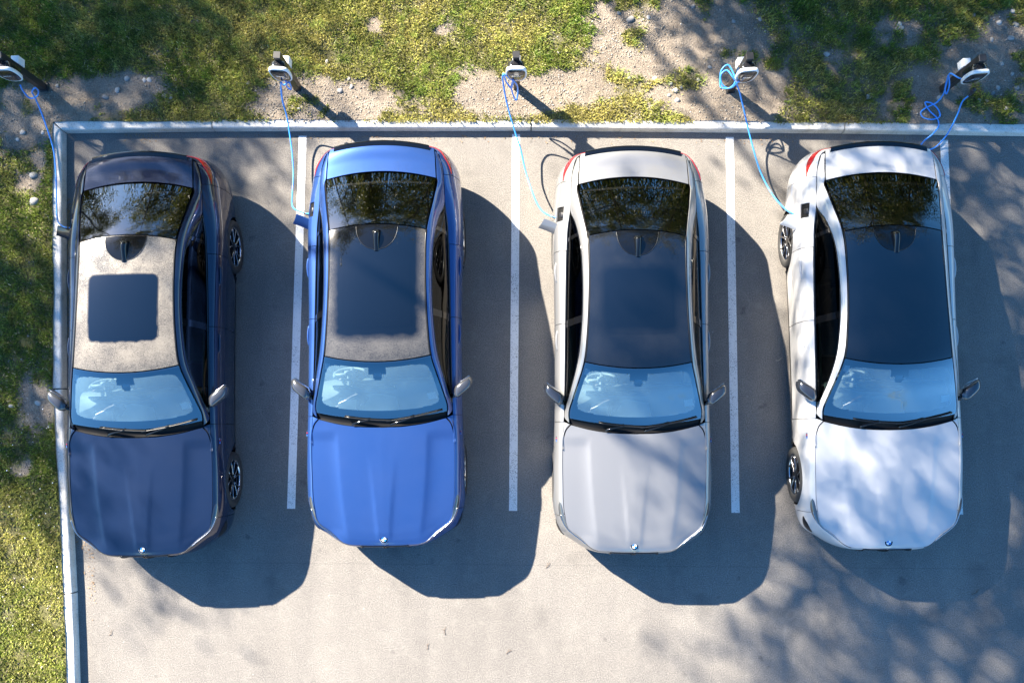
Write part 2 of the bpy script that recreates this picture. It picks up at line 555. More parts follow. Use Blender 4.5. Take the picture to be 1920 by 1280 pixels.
DIRT = [(-5.93, 4.17, 0.9, 0.36), (-5.14, 4.35, 0.52, 0.32), (-2.89, 4.21, 0.62, 0.43), (-2.21, 4.21, 0.76, 0.3), (-1.52, 4.22, 0.34, 0.18), (-0.56, 4.4, 0.41, 0.28), (0.02, 4.29, 0.75, 0.3), (0.74, 4.43, 0.55, 0.28), (1.43, 4.93, 0.62, 0.43), (1.16, 5.36, 0.31, 0.25), (2.26, 5.22, 0.76, 0.54), (2.87, 4.51, 0.58, 0.61), (2.31, 4.16, 0.55, 0.21), (5.07, 4.23, 0.54, 0.42), (5.94, 4.66, 0.61, 0.5), (5.91, 4.13, 0.74, 0.28), (4.86, 5.15, 0.31, 0.2), (3.96, 4.73, 0.14, 0.18), (6.3, 5.16, 0.27, 0.29), (-6.46, 3.80, 0.55, 0.35), (-6.25, 3.30, 0.20, 0.30), (-6.12, 0.26, 0.24, 0.34), (-6.22, -0.38, 0.12, 0.14), (-1.05, 5.22, 0.14, 0.11), (-1.95, 5.29, 0.17, 0.09), (1.7, 4.22, 0.2, 0.18)]
def grassiness(x, y):
    x = np.asarray(x, float); y = np.asarray(y, float)
    wx = x + .35 * (fnoise(x, y, 2.2, 4) - .5); wy = y + .35 * (fnoise(x + 40, y + 11, 2.2, 4) - .5)
    d = np.zeros_like(x)
    for cx, cy, rx, ry in DIRT:
        q = ((wx - cx) / rx)**2 + ((wy - cy) / ry)**2
        d = np.maximum(d, np.clip(1.55 - q * 1.05, 0, 1))
    sparse = np.clip((x - .6) / 1.2, 0, 1) * .30 * np.clip((6.2 - y), 0, 1) + np.where((x > -2.2) & (x < .5), .24, .12)
    n = fnoise(x, y, 3.1, 5)
    g = 1.0 - d - sparse * np.clip((n - .38) * 6, 0, 1.6)
    g = g + (n - .5) * 1.1 * (d > .02) * (d < .98)
    tuft = np.clip((fnoise(x + 9, y + 3, 3.2, 3) - .60) * 9, 0, 1)
    return np.clip(np.maximum(g, tuft * .75), 0, 1)

def verge_z(x, y):
    x = np.asarray(x, float); y = np.asarray(y, float)
    g = grassiness(x, y)
    h = .105 + .05 * (fnoise(x, y, 1.1, 3) - .5) + (.045 * (fnoise(x, y, 6.5, 4) - .5)) * (1 - .6 * g)
    mound = lambda cx, cy, rx, ry, a: a * np.exp(-(((x - cx) / rx)**2 + ((y - cy) / ry)**2))
    h = h + mound(-2.3, 4.4, .5, .3, .05) + mound(-.75, 4.35, .35, .3, .06) + mound(2.75, 4.75, .4, .3, .05) + mound(5.2, 4.6, .5, .3, .04)
    edge = np.minimum(np.where(y > 3.6, y - tk_y(x), 9), np.where(y < 4.2, lk_x(y) - x, 9))
    k = np.clip((edge - .13) / .35, 0, 1)
    return .130 * (1 - k) + h * k + .008 * vnoise(x, y, 9) * (1 - k)

def spread(dense0, dense1, step, lo, hi):
    a = np.arange(dense0, dense1 + 1e-6, step)
    up = []; s = step; q = dense1
    while q < hi: s *= 1.35; q += s; up.append(q)
    dn = []; s = step; q = dense0
    while q > lo: s *= 1.35; q -= s; dn.append(q)
    return np.array(dn[::-1] + list(a) + up)

xs = spread(-7.2, 7.0, .05, -90, 90); 
ey = spread(0, 2.1, .05, 0, 90)
X, E_ = np.meshgrid(xs, ey, indexing='ij')
Y = tk_y(X) + .112 + .05 * (fnoise(X, X * 0, 1.6, 4) - .5) * (E_ < .01) + E_
Y = np.where(X < -5.93, 3.81 + .112 + E_, Y)
Z = verge_z(X, Y)
V1 = np.stack([X, Y, Z], -1)
ys = spread(-3.6, 3.90, .05, -60, 3.9)
ys = np.append(ys[ys < 3.9], 3.930)
ex = spread(0, 1.6, .05, 0, 84)
Yb, Eb = np.meshgrid(ys, ex, indexing='ij')
Xb = lk_x(Yb) - .112 - .05 * (fnoise(Yb * 0, Yb, 1.6, 4) - .5) * (Eb < .01) - Eb
Zb = verge_z(Xb, Yb)
V2 = np.stack([Xb, Yb, Zb], -1)
gv = np.concatenate([V1.reshape(-1, 3), V2.reshape(-1, 3)])
gf = np.concatenate([grid_faces(*X.shape), grid_faces(*Xb.shape, off=X.size)])
gg = grassiness(gv[:, 0], gv[:, 1])
vo = mesh_obj('verge', gv, gf, MT['verge'], colors=np.stack([gg, gg, gg], 1))
tag(vo, kind='structure')

# asphalt sheet
av = [(p[0], p[1], 0) for p in LK] + [(60, -50, 0)] + [(p[0], p[1], 0) for p in TK[::-1][:-1]]
av[len(LK)] = (50, -50, 0)
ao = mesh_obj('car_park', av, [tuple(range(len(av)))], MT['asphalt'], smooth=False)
tag(ao, kind='structure')

# painted lines
for x0, y0, x1, y1 in ((-2.856, 3.79, -2.862, -.97), (-.092, 3.82, -.101, -.975), (2.659, 3.79, 2.651, -.98), (5.405, 3.76, 5.40, -.98)):
    w = .051
    o = mesh_obj('parking_line', [(x1 - w, y1, .004), (x1 + w, y1, .004), (x0 + w, y0, .004), (x0 - w, y0, .004)], [(0, 1, 2, 3)], MT['line'], smooth=False)
    tag(o, kind='structure')

# kerb, stone by stone
kerb = empty('kerb', (-5.93, 3.81, 0)); tag(kerb, kind='structure')
def kerb_stone(a, b, side, mitre0=None, mitre1=None):
    a = Vector((*a, 0)); b = Vector((*b, 0))
    d = (b - a).normalized(); n = Vector((-d.y, d.x, 0)) * side      # n points to the verge
    prof = [(0.0, -.03), (.012, .098), (.020, .113), (.034, .121), (.160, .124), (.160, -.03)]
    g = .007
    L = (b - a).length
    V, F = [], []
    m = max(2, int(L / .25))
    for k in range(m + 1):
        s = g + (L - 2 * g) * k / m
        for o_, z in prof:
            sh = 0.0
            if k == 0 and mitre0: sh = mitre0 * o_
            if k == m and mitre1: sh = mitre1 * o_
            q = a + d * (s + sh) + n * (o_ + .0035 * (random.random() - .5) * (z > .05)) + Vector((0, 0, z))
            V.append(tuple(q - kerb.location))
    P = len(prof)
    for k in range(m):
        for i in range(P - 1):
            F.append((k * P + i, k * P + i + 1, (k + 1) * P + i + 1, (k + 1) * P + i))
    F.append(tuple(range(P))); F.append(tuple(range(m * P, m * P + P))[::-1])
    o = mesh_obj('kerb_stone', V, F, MT['kerb'], kerb, smooth=False)
for i in range(len(TK) - 2):
    kerb_stone(TK[i], TK[i + 1], 1, mitre0=-1.0 if i == 0 else None)
for i in range(len(LK) - 2):
    kerb_stone(LK[i], LK[i + 1], -1, mitre0=-1.0 if i == 0 else None)

# ------------------------------------------------------------------ the car
YC = 2.175      # body measured from the bonnet badge; root sits at mid wheelbase
FA, RA, RW = .75, 3.605, .338

ST = {  # stations along the flank: A top edge, B shoulder, C widest, D lower flank, E sill
 'A': [(0,-.070,.788),(.25,-.066,.790),(.455,-.042,.795),(.602,.072,.802),(.750,.192,.814),(.800,.36,.838),(.823,.75,.888),(.824,1.12,.922),(.806,1.5,.948),(.797,2.0,.955),(.790,2.5,.962),(.782,3.0,.972),(.772,3.4,.985),(.762,3.64,1.000),(.735,3.86,1.024),(.724,4.13,1.028),(.700,4.36,1.020),(.632,4.52,1.010),(.42,4.572,1.030),(.2,4.600,1.045),(0,4.605,1.050)],
 'B': [(0,-.100,.735),(.25,-.095,.735),(.475,-.062,.735),(.642,.052,.735),(.786,.166,.745),(.854,.34,.775),(.888,.75,.815),(.886,1.12,.850),(.876,1.5,.872),(.872,2.0,.885),(.872,2.5,.892),(.878,3.0,.900),(.886,3.4,.908),(.886,3.64,.912),(.874,3.86,.914),(.842,4.13,.908),(.790,4.40,.895),(.66,4.565,.885),(.44,4.615,.885),(.2,4.640,.885),(0,4.645,.885)],
 'C': [(0,-.118,.58),(.25,-.110,.58),(.495,-.074,.58),(.692,.035,.58),(.832,.138,.59),(.902,.34,.61),(.924,.75,.66),(.916,1.12,.66),(.908,1.5,.67),(.905,2.0,.675),(.906,2.5,.68),(.914,3.0,.69),(.925,3.4,.69),(.928,3.64,.69),(.920,3.86,.68),(.898,4.13,.66),(.85,4.41,.64),(.70,4.600,.62),(.46,4.645,.62),(.2,4.668,.62),(0,4.672,.62)],
 'D': [(0,-.116,.38),(.26,-.108,.38),(.505,-.072,.38),(.706,.038,.38),(.842,.140,.38),(.906,.34,.39),(.922,.75,.42),(.905,1.12,.41),(.888,1.5,.41),(.884,2.0,.41),(.885,2.5,.41),(.896,3.0,.42),(.915,3.4,.43),(.922,3.64,.43),(.915,3.86,.43),(.892,4.13,.42),(.845,4.41,.42),(.69,4.60,.42),(.46,4.648,.42),(.2,4.670,.42),(0,4.674,.42)],
 'E': [(0,-.065,.19),(.25,-.055,.19),(.52,-.020,.19),(.72,.070,.19),(.825,.185,.19),(.872,.36,.19),(.885,.75,.19),(.872,1.12,.19),(.866,1.5,.19),(.864,2.0,.19),(.865,2.5,.19),(.870,3.0,.19),(.880,3.4,.20),(.885,3.64,.20),(.880,3.86,.21),(.860,4.13,.22),(.80,4.36,.24),(.66,4.55,.25),(.44,4.600,.25),(.2,4.620,.25),(0,4.625,.25)],
}
KN = chord(ST['C'])
CUR = np.array([ST[k] for k in 'ABCDE'])           # 5, n, 3
def body_s(t, v):
    """t (n,) along the flank, v (n,m) or (m,) down it 0..4 -> (n,m,3), right-hand side (x > 0)"""
    t = np.asarray(t, float)
    C = np.stack([hermite(KN, CUR[k], t, (1, 1)) for k in range(5)], 1)     # n,5,3
    v = np.asarray(v, float)
    if v.ndim == 1: v = np.repeat(v[None], len(t), 0)
    n = len(t)
    T = np.zeros_like(C)
    T[:, 1:4] = (C[:, 2:] - C[:, :-2]) / 2
    T[:, 0] = (C[:, 1] - C[:, 0]) * 1.0; T[:, 0] += (T[:, 0] - T[:, 1]) * .6
    T[:, 4] = (C[:, 4] - C[:, 3]); T[:, 4] += (T[:, 4] - T[:, 3]) * .6
    k = np.clip(np.floor(v).astype(int), 0, 3)
    s = (v - k)[..., None]
    I = np.arange(n)[:, None]
    return ((2*s**3-3*s**2+1)*C[I,k] + (s**3-2*s**2+s)*T[I,k] + (-2*s**3+3*s**2)*C[I,k+1] + (s**3-s**2)*T[I,k+1])

_tt = np.linspace(0, KN[-1], 3000)
_cc = hermite(KN, CUR[2], _tt, (1, 1))
def t_y(y):                     # flank parameter at a given length on the side
    m = (_tt > KN[5]) & (_tt < KN[16])
    return float(np.interp(y, _cc[m][:, 1], _tt[m]))
def t_fx(x):                    # on the nose, by half width
    m = _tt < KN[5]
    return float(np.interp(x, _cc[m][:, 0], _tt[m]))
def t_rx(x):                    # on the tail
    m = _tt > KN[15]
    return float(np.interp(-x, -_cc[m][:, 0], _tt[m]))

ARCH = .372
def vmax_at(t):
    """lowest v for each column: sill, or the wheel arch edge"""
    t = np.asarray(t, float)
    out = np.full(len(t), 4.0)
    vv = np.linspace(1.0, 4, 140)
    P = body_s(t, vv)
    for i in range(len(t)):
        y = P[i, 70, 1]
        for yc in (FA, RA):
            d = abs(y - yc)
            if d < ARCH and .3 < y < 4.2:
                za = RW + math.sqrt(ARCH**2 - d * d)
                if za > P[i, -1, 2]:
                    out[i] = min(out[i], float(np.interp(-za, -P[i, :, 2], vv)))
    return out

def normals_grid(P):
    du = np.gradient(P, axis=0); dv = np.gradient(P, axis=1)
    n = np.cross(du, dv)
    n /= np.linalg.norm(n, axis=2)[..., None] + 1e-12
    return n

def panel_geo(P, flange=.014, ref=None):
    """grid P -> geometry with a turned-in edge; normals point away from ref"""
    P = np.array(P, float)
    n = normals_grid(P)
    if ref is None: ref = np.array([0, 2.2, .45])
    out = ((P - ref) * n).sum(-1).mean()
    flip = out < 0
    if flip: n = -n
    a, b = P.shape[:2]
    V = [tuple(q) for q in P.reshape(-1, 3)]
    F = [tuple(q) for q in grid_faces(a, b, flip=flip)]
    if flange:
        ring = [(i, 0) for i in range(a)] + [(a - 1, j) for j in range(1, b)] + [(i, b - 1) for i in range(a - 2, -1, -1)] + [(0, j) for j in range(b - 2, 0, -1)]
        o = len(V)
        for (i, j) in ring:
            V.append(tuple(P[i, j])); V.append(tuple(P[i, j] - n[i, j] * flange))
        L = len(ring)
        for k in range(L):
            k2 = (k + 1) % L
            q = (o + 2 * k, o + 2 * k2, o + 2 * k2 + 1, o + 2 * k + 1)
            F.append(q[::-1] if flip else q)
    return V, F

def mirror_x(P): 
    Q = np.array(P, float).copy(); Q[..., 0] *= -1
    return Q

def shift(V):
    a = np.array(V, float); a[:, 1] -= YC
    return a

def part(name, geo, mat, parent, smooth=True):
    V, F = geo
    return mesh_obj(name, shift(V), [tuple(int(i) for i in f) for f in F], mat, parent, smooth)

def fcols(t0, t1, n):
    t = set(np.linspace(t0, t1, n).tolist())
    for yc in (FA, RA):                         # extra columns round the arches
        for th in np.linspace(0, math.pi, 26):
            q = t_y(yc + ARCH * math.cos(th) * .9999)
            if t0 < q < t1: t.add(q)
    a = np.array(sorted(t))
    keep = [0]
    for i in range(1, len(a)):
        if a[i] - a[keep[-1]] > .004 or i == len(a) - 1: keep.append(i)
    return a[keep]

def flank(t0, t1, v0, v1, n=30, m=24):
    t = fcols(t0, t1, n)
    vm = vmax_at(t)
    w = np.linspace(0, 1, m)
    top = np.full(len(t), v0); bot = np.minimum(v1, vm)
    v = top[:, None] + (bot - top)[:, None] * w[None]
    return body_s(t, v)

# edge of glass and roof panel, front to rear (right side)
G = np.array([(.735,1.395,.985),(.748,1.50,1.035),(.704,1.68,1.135),(.655,1.84,1.232),(.590,2.075,1.345),(.556,2.42,1.388),(.540,2.75,1.398),(.535,3.10,1.388),(.545,3.50,1.345),(.583,3.74,1.265),(.618,3.95,1.178),(.642,4.15,1.090)])
GK = chord(G)
BOW = np.interp(np.arange(12), [0, 4, 8, 11], [-.082, -.072, .055, .072])
CRN = np.interp(np.arange(12), [0, 2, 4, 6, 8, 11], [.030, .045, .052, .052, .052, .035])
def top_s(t, u):
    t = np.asarray(t, float); u = np.asarray(u, float)
    g = hermite(GK, G, t)
    bw = hermite(GK, BOW[:, None], t)[:, 0]; cr = hermite(GK, CRN[:, None], t)[:, 0]
    q = (1 - u**2)[None]
    return np.stack([g[:, :1] * u[None], g[:, 1:2] + bw[:, None] * q, g[:, 2:3] + cr[:, None] * (1 - np.abs(u)**2.2)[None]], -1)
def g_t(y):
    tt = np.linspace(0, GK[-1], 2000)
    return float(np.interp(y, hermite(GK, G, tt)[:, 1], tt))

# pillar and roof rail strip: inner follows G, outer is the top of the side windows, then the shoulder
PIN = np.vstack([G + np.array([.012, 0, -.004]), [(.648,4.16,1.088),(.640,4.30,1.078),(.626,4.49,1.052)]])
POUT = np.array([(.806,1.47,.946),(.800,1.54,.968),(.764,1.67,1.050),(.722,1.84,1.168),(.662,2.10,1.276),(.625,2.42,1.324),(.608,2.75,1.334),(.610,3.10,1.320),(.634,3.44,1.262),(.682,3.70,1.140),(.733,3.87,1.026),(.7255,4.10,1.030),(.7235,4.14,1.030),(.709,4.30,1.024),(.652,4.485,1.012)])
PIN = PIN[:len(POUT)] if len(PIN) > len(POUT) else PIN
PK = chord(POUT * .5 + PIN * .5)
def rail_s(t, w):
    a = hermite(PK, PIN, t); b = hermite(PK, POUT, t)
    w = np.asarray(w)[None, :, None]
    P = a[:, None] * (1 - w) + b[:, None] * w
    d = b - a
    n = np.cross(np.gradient(.5 * (a + b), axis=0), d); n /= np.linalg.norm(n, axis=1)[:, None] + 1e-9
    n *= np.sign(n[:, 2:3] + 1e-9)
    L = np.linalg.norm(d, axis=1)
    bul = .10 * L
    return P + n[:, None] * (bul[:, None, None] * (4 * w * (1 - w)))
def p_t(y):
    tt = np.linspace(0, PK[-1], 2000)
    return float(np.interp(y, hermite(PK, POUT, tt)[:, 1], tt))

# bonnet
def hood_grid(inset=.006, nu=41, nt=60):
    tA = np.linspace(0, 1, 400)
    A = hermite(KN, CUR[0], np.linspace(0, KN[8], 1200), (1, 0))
    # front edge: centre to the headlight corner ; side edge: corner back, turning in to the windscreen corner
    ic = int(np.argmin(np.abs(A[:, 1] - .205) + (A[:, 0] < .7) * 9))
    front = A[:ic + 1]
    ie = int(np.argmin(np.abs(A[:, 1] - 1.08)))
    tail = np.array([(.822, 1.16, .927), (.808, 1.25, .942), (.78, 1.325, .957), (.735, 1.375, .972)])
    side = np.vstack([A[ic:ie:6], tail])
    rear = np.array([(0, 1.275, 1.000), (.25, 1.285, .998), (.5, 1.318, .990), (.735, 1.375, .972)])
    cen = np.array([(0, -.066, .788), (0, -.045, .806), (0, .02, .832), (0, .15, .860), (0, .4, .900), (0, .8, .952), (0, 1.1, .984), (0, 1.275, 1.000)])
    def res(P, n, pw=1.0):
        k = chord(P); k /= k[-1]
        return hermite(k, P, np.linspace(0, 1, n)**pw)
    Fr, Si, Re, Ce = res(front, nu), res(side, nt, 1.25), res(rear, nu), res(cen, nt, 1.6)
    u = np.linspace(0, 1, nu)[None, :, None]; t = np.linspace(0, 1, nt)[:, None, None]
    uz = u.copy()
    def coons(Fr, Si, Re, Ce, uu):
        L = (1 - uu) * Ce[:, None] + uu * Si[:, None]
        Q = (1 - t) * Fr[None] + t * Re[None]
        B = (1 - t) * ((1 - uu) * Fr[0] + uu * Fr[-1]) + t * ((1 - uu) * Re[0] + uu * Re[-1])
        return L + Q - B
    P = coons(Fr, Si, Re, Ce, u)
    Pz = coons(Fr, Si, Re, Ce, u**2.3)
    # keep the boundary exact while rounding the crown
    P[..., 2] = P[..., 2] * 0 + Pz[..., 2]
    x, y = P[..., 0], P[..., 1]
    fade = np.clip((y + .03) / .15, 0, 1) * np.clip((1.24 - y) / .10, 0, 1)
    xc = .415 + (y - 0) * (.515 - .415) / 1.26 + .02 * np.sin(np.clip(y, 0, 1.3) * 2.4)
    d = x - xc
    P[..., 2] += np.where(d > 0, -.0165 * (d / .11) * np.exp(1 - d / .11), 0) * fade
    xi = .066 + (np.clip(y, 0, 1) / .95)**1.3 * .085
    d2 = x - xi
    f2 = np.clip((y + .05) / .12, 0, 1) * np.clip((.98 - y) / .6, 0, 1)
    P[..., 2] += np.where(d2 < 0, .0125 * np.clip(1 + d2 / .9, 0, 1), .0125 * np.exp(-d2 / .018)) * f2
    P[..., 0] *= 1 - inset / .82 * (np.linspace(0, 1, nu)[None]**6)
    L = P[:, ::-1][:, :-1].copy(); L[..., 0] *= -1
    return np.concatenate([L, P], 1)

# boot lid
def trunk_grid(nu=25, nt=24):
    edge = np.array([(.640, 4.165, 1.088), (.633, 4.30, 1.078), (.620, 4.49, 1.054), (.612, 4.535, 1.035)])
    cen = np.array([(0, 4.245, 1.122), (0, 4.38, 1.112), (0, 4.545, 1.108), (0, 4.600, 1.088)])
    e = hermite(chord(edge) / chord(edge)[-1], edge, np.linspace(0, 1, nt)); c = hermite(chord(cen) / chord(cen)[-1], cen, np.linspace(0, 1, nt))
    u = np.linspace(-1, 1, 2 * nu - 1)
    q = (1 - np.abs(u)**2.2)[None]
    return np.stack([(e[:, :1] - .005) * u[None], e[:, 1:2] + (c - e)[:, 1:2] * (1 - np.abs(u)**2.0)[None], e[:, 2:3] + (c - e)[:, 2:3] * q], -1)

def both(P): return (P, mirror_x(P))

def build_car(paint, roofmat):
    car = empty('electric_car')
    # ---- dark inner shell that shows only in the shut lines
    sh = []
    for s in (1, -1):
        t = fcols(0, KN[-1], 120)
        v = np.linspace(0.0, 1, 14)[None] * vmax_at(t)[:, None]
        P = body_s(t, v)
        n = normals_grid(P)
        n *= np.sign(((P - np.array([0, 2.2, .5])) * n).sum(-1).mean())
        P = P - n * .012
        if s < 0: P = mirror_x(P)
        sh.append(([tuple(q) for q in P.reshape(-1, 3)], grid_faces(*P.shape[:2])))
        tr = np.linspace(0, PK[-1], 60)
        Pr = rail_s(tr, np.linspace(0, 1, 5)) - np.array([.008, 0, .014])
        if s < 0: Pr = mirror_x(Pr)
        sh.append(([tuple(q) for q in Pr.reshape(-1, 3)], grid_faces(*Pr.shape[:2])))
    H = hood_grid(inset=-.01); H[..., 2] -= .014
    sh.append(([tuple(q) for q in H.reshape(-1, 3)], grid_faces(*H.shape[:2])))
    T = trunk_grid(); T[..., 2] -= .016; T[..., 0] *= 1.015
    sh.append(([tuple(q) for q in T.reshape(-1, 3)], grid_faces(*T.shape[:2])))
    Rf = top_s(np.linspace(g_t(2.02), g_t(3.56), 24), np.linspace(-1.03, 1.03, 13)); Rf[..., 2] -= .02
    sh.append(([tuple(q) for q in Rf.reshape(-1, 3)], grid_faces(*Rf.shape[:2])))
    # underbody and wheel houses
    E = hermite(KN, CUR[4], np.linspace(0, KN[-1], 60), (1, 1))
    U = np.stack([E, mirror_x(E)], 1) + np.array([0, 0, .01])
    sh.append(([tuple(q) for q in U.reshape(-1, 3)], grid_faces(60, 2)))
    for yc in (FA, RA):
        for s in (1, -1):
            W = []
            for th in np.linspace(-.35, math.pi + .35, 24):
                for xx in (.60, .885):
                    W.append((s * xx, yc + .375 * math.cos(th), RW + .375 * math.sin(th)))
            sh.append((W, grid_faces(24, 2)))
            sh.append(([(s * .60, yc - .38, .2), (s * .60, yc + .38, .2), (s * .60, yc + .38, .72), (s * .60, yc - .38, .72)], [(0, 1, 2, 3)]))
    part('inner_shell', join_geo(sh), MT['black'], car)

    # ---- painted panels
    hood = part('bonnet', panel_geo(hood_grid()), paint, car)
    part('boot_lid', panel_geo(trunk_grid()), paint, car)
    # lip spoiler on the boot edge
    T = trunk_grid()
    lip = []
    for row, dz, dy in ((-4, .002, 0), (-3, .010, .004), (-2, .018, .010), (-1, .026, .016)):
        r_ = T[row].copy(); r_[:, 2] += dz; r_[:, 1] += dy; lip.append(r_)
    r_ = lip[-1].copy(); r_[:, 2] -= .022; r_[:, 1] += .004; lip.append(r_)
    lip = np.array(lip)[:, 2:-2]
    part('spoiler_lip', panel_geo(lip, .004, ref=np.array([0, 4.3, .9])), MT['gloss'], car)

    y_fd, y_rd, g = 1.415, 2.545, .0035
    tq = t_y(4.235)
    tf = t_y(.335)
    for s in (1, -1):
        S = (lambda P: P) if s > 0 else mirror_x
        # front wing: flank plus the corner between bonnet, screen pillar and door
        geo = [panel_geo(S(flank(tf + g, t_y(y_fd) - g, .03, 4, 40, 26)))]
        Hh = np.array([(.826, 1.10, .921), (.815, 1.25, .941), (.787, 1.332, .956), (.742, 1.385, .972)])
        Aa = hermite(KN, CUR[0], np.array([t_y(1.10), t_y(1.22), t_y(1.33), t_y(y_fd) - g])) + np.array([-.001, 0, .001])
        hk = np.linspace(0, 1, 10)
        h_ = hermite(np.linspace(0, 1, 4), Hh, hk); a_ = hermite(np.linspace(0, 1, 4), Aa, hk)
        w = np.linspace(0, 1, 5)[None, :, None]
        C = h_[:, None] * (1 - w) + a_[:, None] * w; C[..., 2] += .006 * (4 * w * (1 - w))[..., 0]
        geo.append(panel_geo(S(C), .01))
        part('front_wing', join_geo(geo), paint, car)
        # doors
        fd = part('front_door', panel_geo(S(flank(t_y(y_fd) + g, t_y(y_rd) - g, .06, 3.72, 30, 26))), paint, car)
        rd = part('rear_door', panel_geo(S(flank(t_y(y_rd) + g, t_y(3.40) - g, .06, 3.72, 30, 26))), paint, car)
        for d_, yh in ((fd, 2.36), (rd, 3.16)):
            k = []
            for q in np.linspace(0, 1, 9):
                e = math.sin(math.pi * q)**.6
                pt = body_s([t_y(yh - .12 + .24 * q)], np.array([1.18]))[0, 0]
                k.append((s * (pt[0] - .004 + .014 * e), pt[1], pt[2]))
            part('handle', tube(k, .014, 8, rs=[.008 + .005 * math.sin(math.pi * q) for q in np.linspace(0, 1, 9)]), paint, d_)
        # sill
        part('sill', panel_geo(S(flank(t_y(1.12), t_y(3.24), 3.74, 4, 24, 5))), MT['trim'], car)
        # quarter panel; the charging side is cut round its port
        geo = []
        tp0, tp1, vp0, vp1 = t_y(3.755), t_y(3.925), .45, 1.12
        if s < 0:
            geo.append(panel_geo(S(flank(t_y(3.40) + g, tp0, .04, 4, 10, 26))))
            geo.append(panel_geo(S(flank(tp0, tp1, .04, vp0, 8, 6)), .03))
            geo.append(panel_geo(S(flank(tp0, tp1, vp1, 4, 12, 22)), .03))
            geo.append(panel_geo(S(flank(tp1, tq - g, .04, 4, 16, 26))))
        else:
            geo.append(panel_geo(S(flank(t_y(3.40) + g, tq - g, .04, 4, 30, 26))))
        qp = part('quarter_panel', join_geo(geo), paint, car)
        # roof rail with both pillars
        geo = [panel_geo(S(rail_s(np.linspace(p_t(1.475), PK[-1], 90), np.linspace(0.06, .985, 9))), .012)]
        part('roof_rail', join_geo(geo), paint, car)
        # dark moulding between rail and roof
        mo = hermite(GK, G, np.linspace(g_t(2.08), g_t(3.5), 30)) + np.array([.004, 0, -.001])
        part('roof_moulding', tube(S(mo), .006, 6), MT['trim'], car)
    # nose: bumper in three patches so that lamps and grille keep their places
    tl0, tl1 = t_fx(.44), t_y(.50)
    geo = []
    for s in (1, -1):
        S = (lambda P: P) if s > 0 else mirror_x
        geo.append(panel_geo(S(flank(t_fx(.285), tf - g, .03, 4, 34, 24))))
        geo.append(panel_geo(S(flank(0, t_fx(.285), 2.9, 4, 10, 8)), .006))
        geo.append(panel_geo(S(flank(0, t_fx(.285), .03, .28, 10, 4)), .006))
    part('front_bumper', join_geo(geo), paint, car)
    for s in (1, -1):
        S = (lambda P: P) if s > 0 else mirror_x
        tl = np.linspace(tl0, tl1, 34); q = np.linspace(0, 1, 34)
        sm_ = np.clip((q - .45) / .4, 0, 1); sm_ = sm_ * sm_ * (3 - 2 * sm_)
        half = (.06 + .40 * sm_) * np.sqrt(np.clip(1 - q**9, .004, 1)); mid_ = .14 + .40 * sm_
        P = body_s(tl, mid_[:, None] + half[:, None] * np.linspace(-1, 1, 9)[None])
        n = normals_grid(P); n *= np.sign(((P - np.array([0, 2.2, .5])) * n).sum(-1).mean())
        hl = part('headlight', panel_geo(S(P + n * .004), .008), MT['headlight'], car)
        drl = body_s(tl[8:28], (mid_ + half * .30)[8:28][:, None])[:, 0] + n[8:28, 4] * .006
        part('lamp_strip', tube(S(drl), .005, 6), MT['rimedge'], hl)
        # kidney: recessed dark mesh in a bright surround
        K = body_s(np.linspace(t_fx(.012), t_fx(.275), 12), np.linspace(.30, 2.85, 14))
        gr = part('kidney_grille', panel_geo(S(K + np.array([0, .012, 0])), .012), MT['trim'], car)
        ring = np.concatenate([K[:, 0], K[-1, 1:], K[::-1, -1][1:], K[0, ::-1][1:-1]]) + np.array([0, -.004, 0])
        ring = np.vstack([ring, ring[:1]])
        part('grille_frame', tube(S(ring), .008, 6, False), MT['gloss'], gr)
        # corner air inlet
        Q = body_s(np.linspace(t_fx(.79), t_y(.33) - .06, 12), 2.05 + np.sin(np.linspace(.25, math.pi - .15, 12))[:, None] * np.linspace(-.30, .34, 6)[None])
        n = normals_grid(Q); n *= np.sign(((Q - np.array([0, 2.2, .5])) * n).sum(-1).mean())
        part('air_inlet', panel_geo(S(Q + n * .004), .01), MT['trim'], car)
    # tail
    tt0, tt1 = tq, t_rx(.36)
    geo = []
    for s in (1, -1):
        S = (lambda P: P) if s > 0 else mirror_x
        geo.append(panel_geo(S(flank(tt0 + g, KN[-1], .04, 4, 44, 26))))
        q = np.linspace(0, 1, 30); hv = .27 * np.clip(q * 3.2, .12, 1); P = body_s(np.linspace(t_y(4.25), tt1 - .004, 30), .80 + hv[:, None] * np.linspace(-1, 1, 8)[None])
        n = normals_grid(P); n *= np.sign(((P - np.array([0, 2.2, .5])) * n).sum(-1).mean())
        part('tail_light', panel_geo(S(P + n * .005), .008), MT['tail'], car)
    part('rear_bumper', join_geo(geo), paint, car)

    # ---- glass and roof
    u = np.linspace(-1, 1, 41)
    wp = top_s(np.linspace(g_t(1.455), g_t(2.068), 30), u)
    ws = part('windshield', panel_geo(wp, 0), MT['wind'], car)
    # black ceramic border under the screen, with rounded inner corners
    nu, nt = 120, 70
    tt = np.linspace(g_t(1.455), g_t(2.068), nt); uu = np.linspace(-1, 1, nu)
    P = top_s(tt, uu) - np.array([0, -.002, .006])
    a, b = np.meshgrid(np.linspace(0, 1, nt - 1), np.linspace(-1, 1, nu - 1), indexing='ij')
    py = (a - .53) / .385; px = b / .935
    sup = np.maximum(np.abs(px), np.abs(py))
    rr = (np.abs(px)**9 + np.abs(py)**7)
    keep = (rr > 1).ravel()
    cxx = np.abs(b) * .6
    hous = ((a > .80) & (np.abs(b) < .155)) | ((a > .70) & (np.abs(b) < .085 - (.80 - a) * .25))
    keep |= hous.ravel()
    fr = grid_faces(nt, nu)[keep]
    part('misted_film', ([tuple(q) for q in (P + np.array([0, -.004, .0105])).reshape(-1, 3)], grid_faces(nt, nu)[~keep]), MT['mist'], ws)
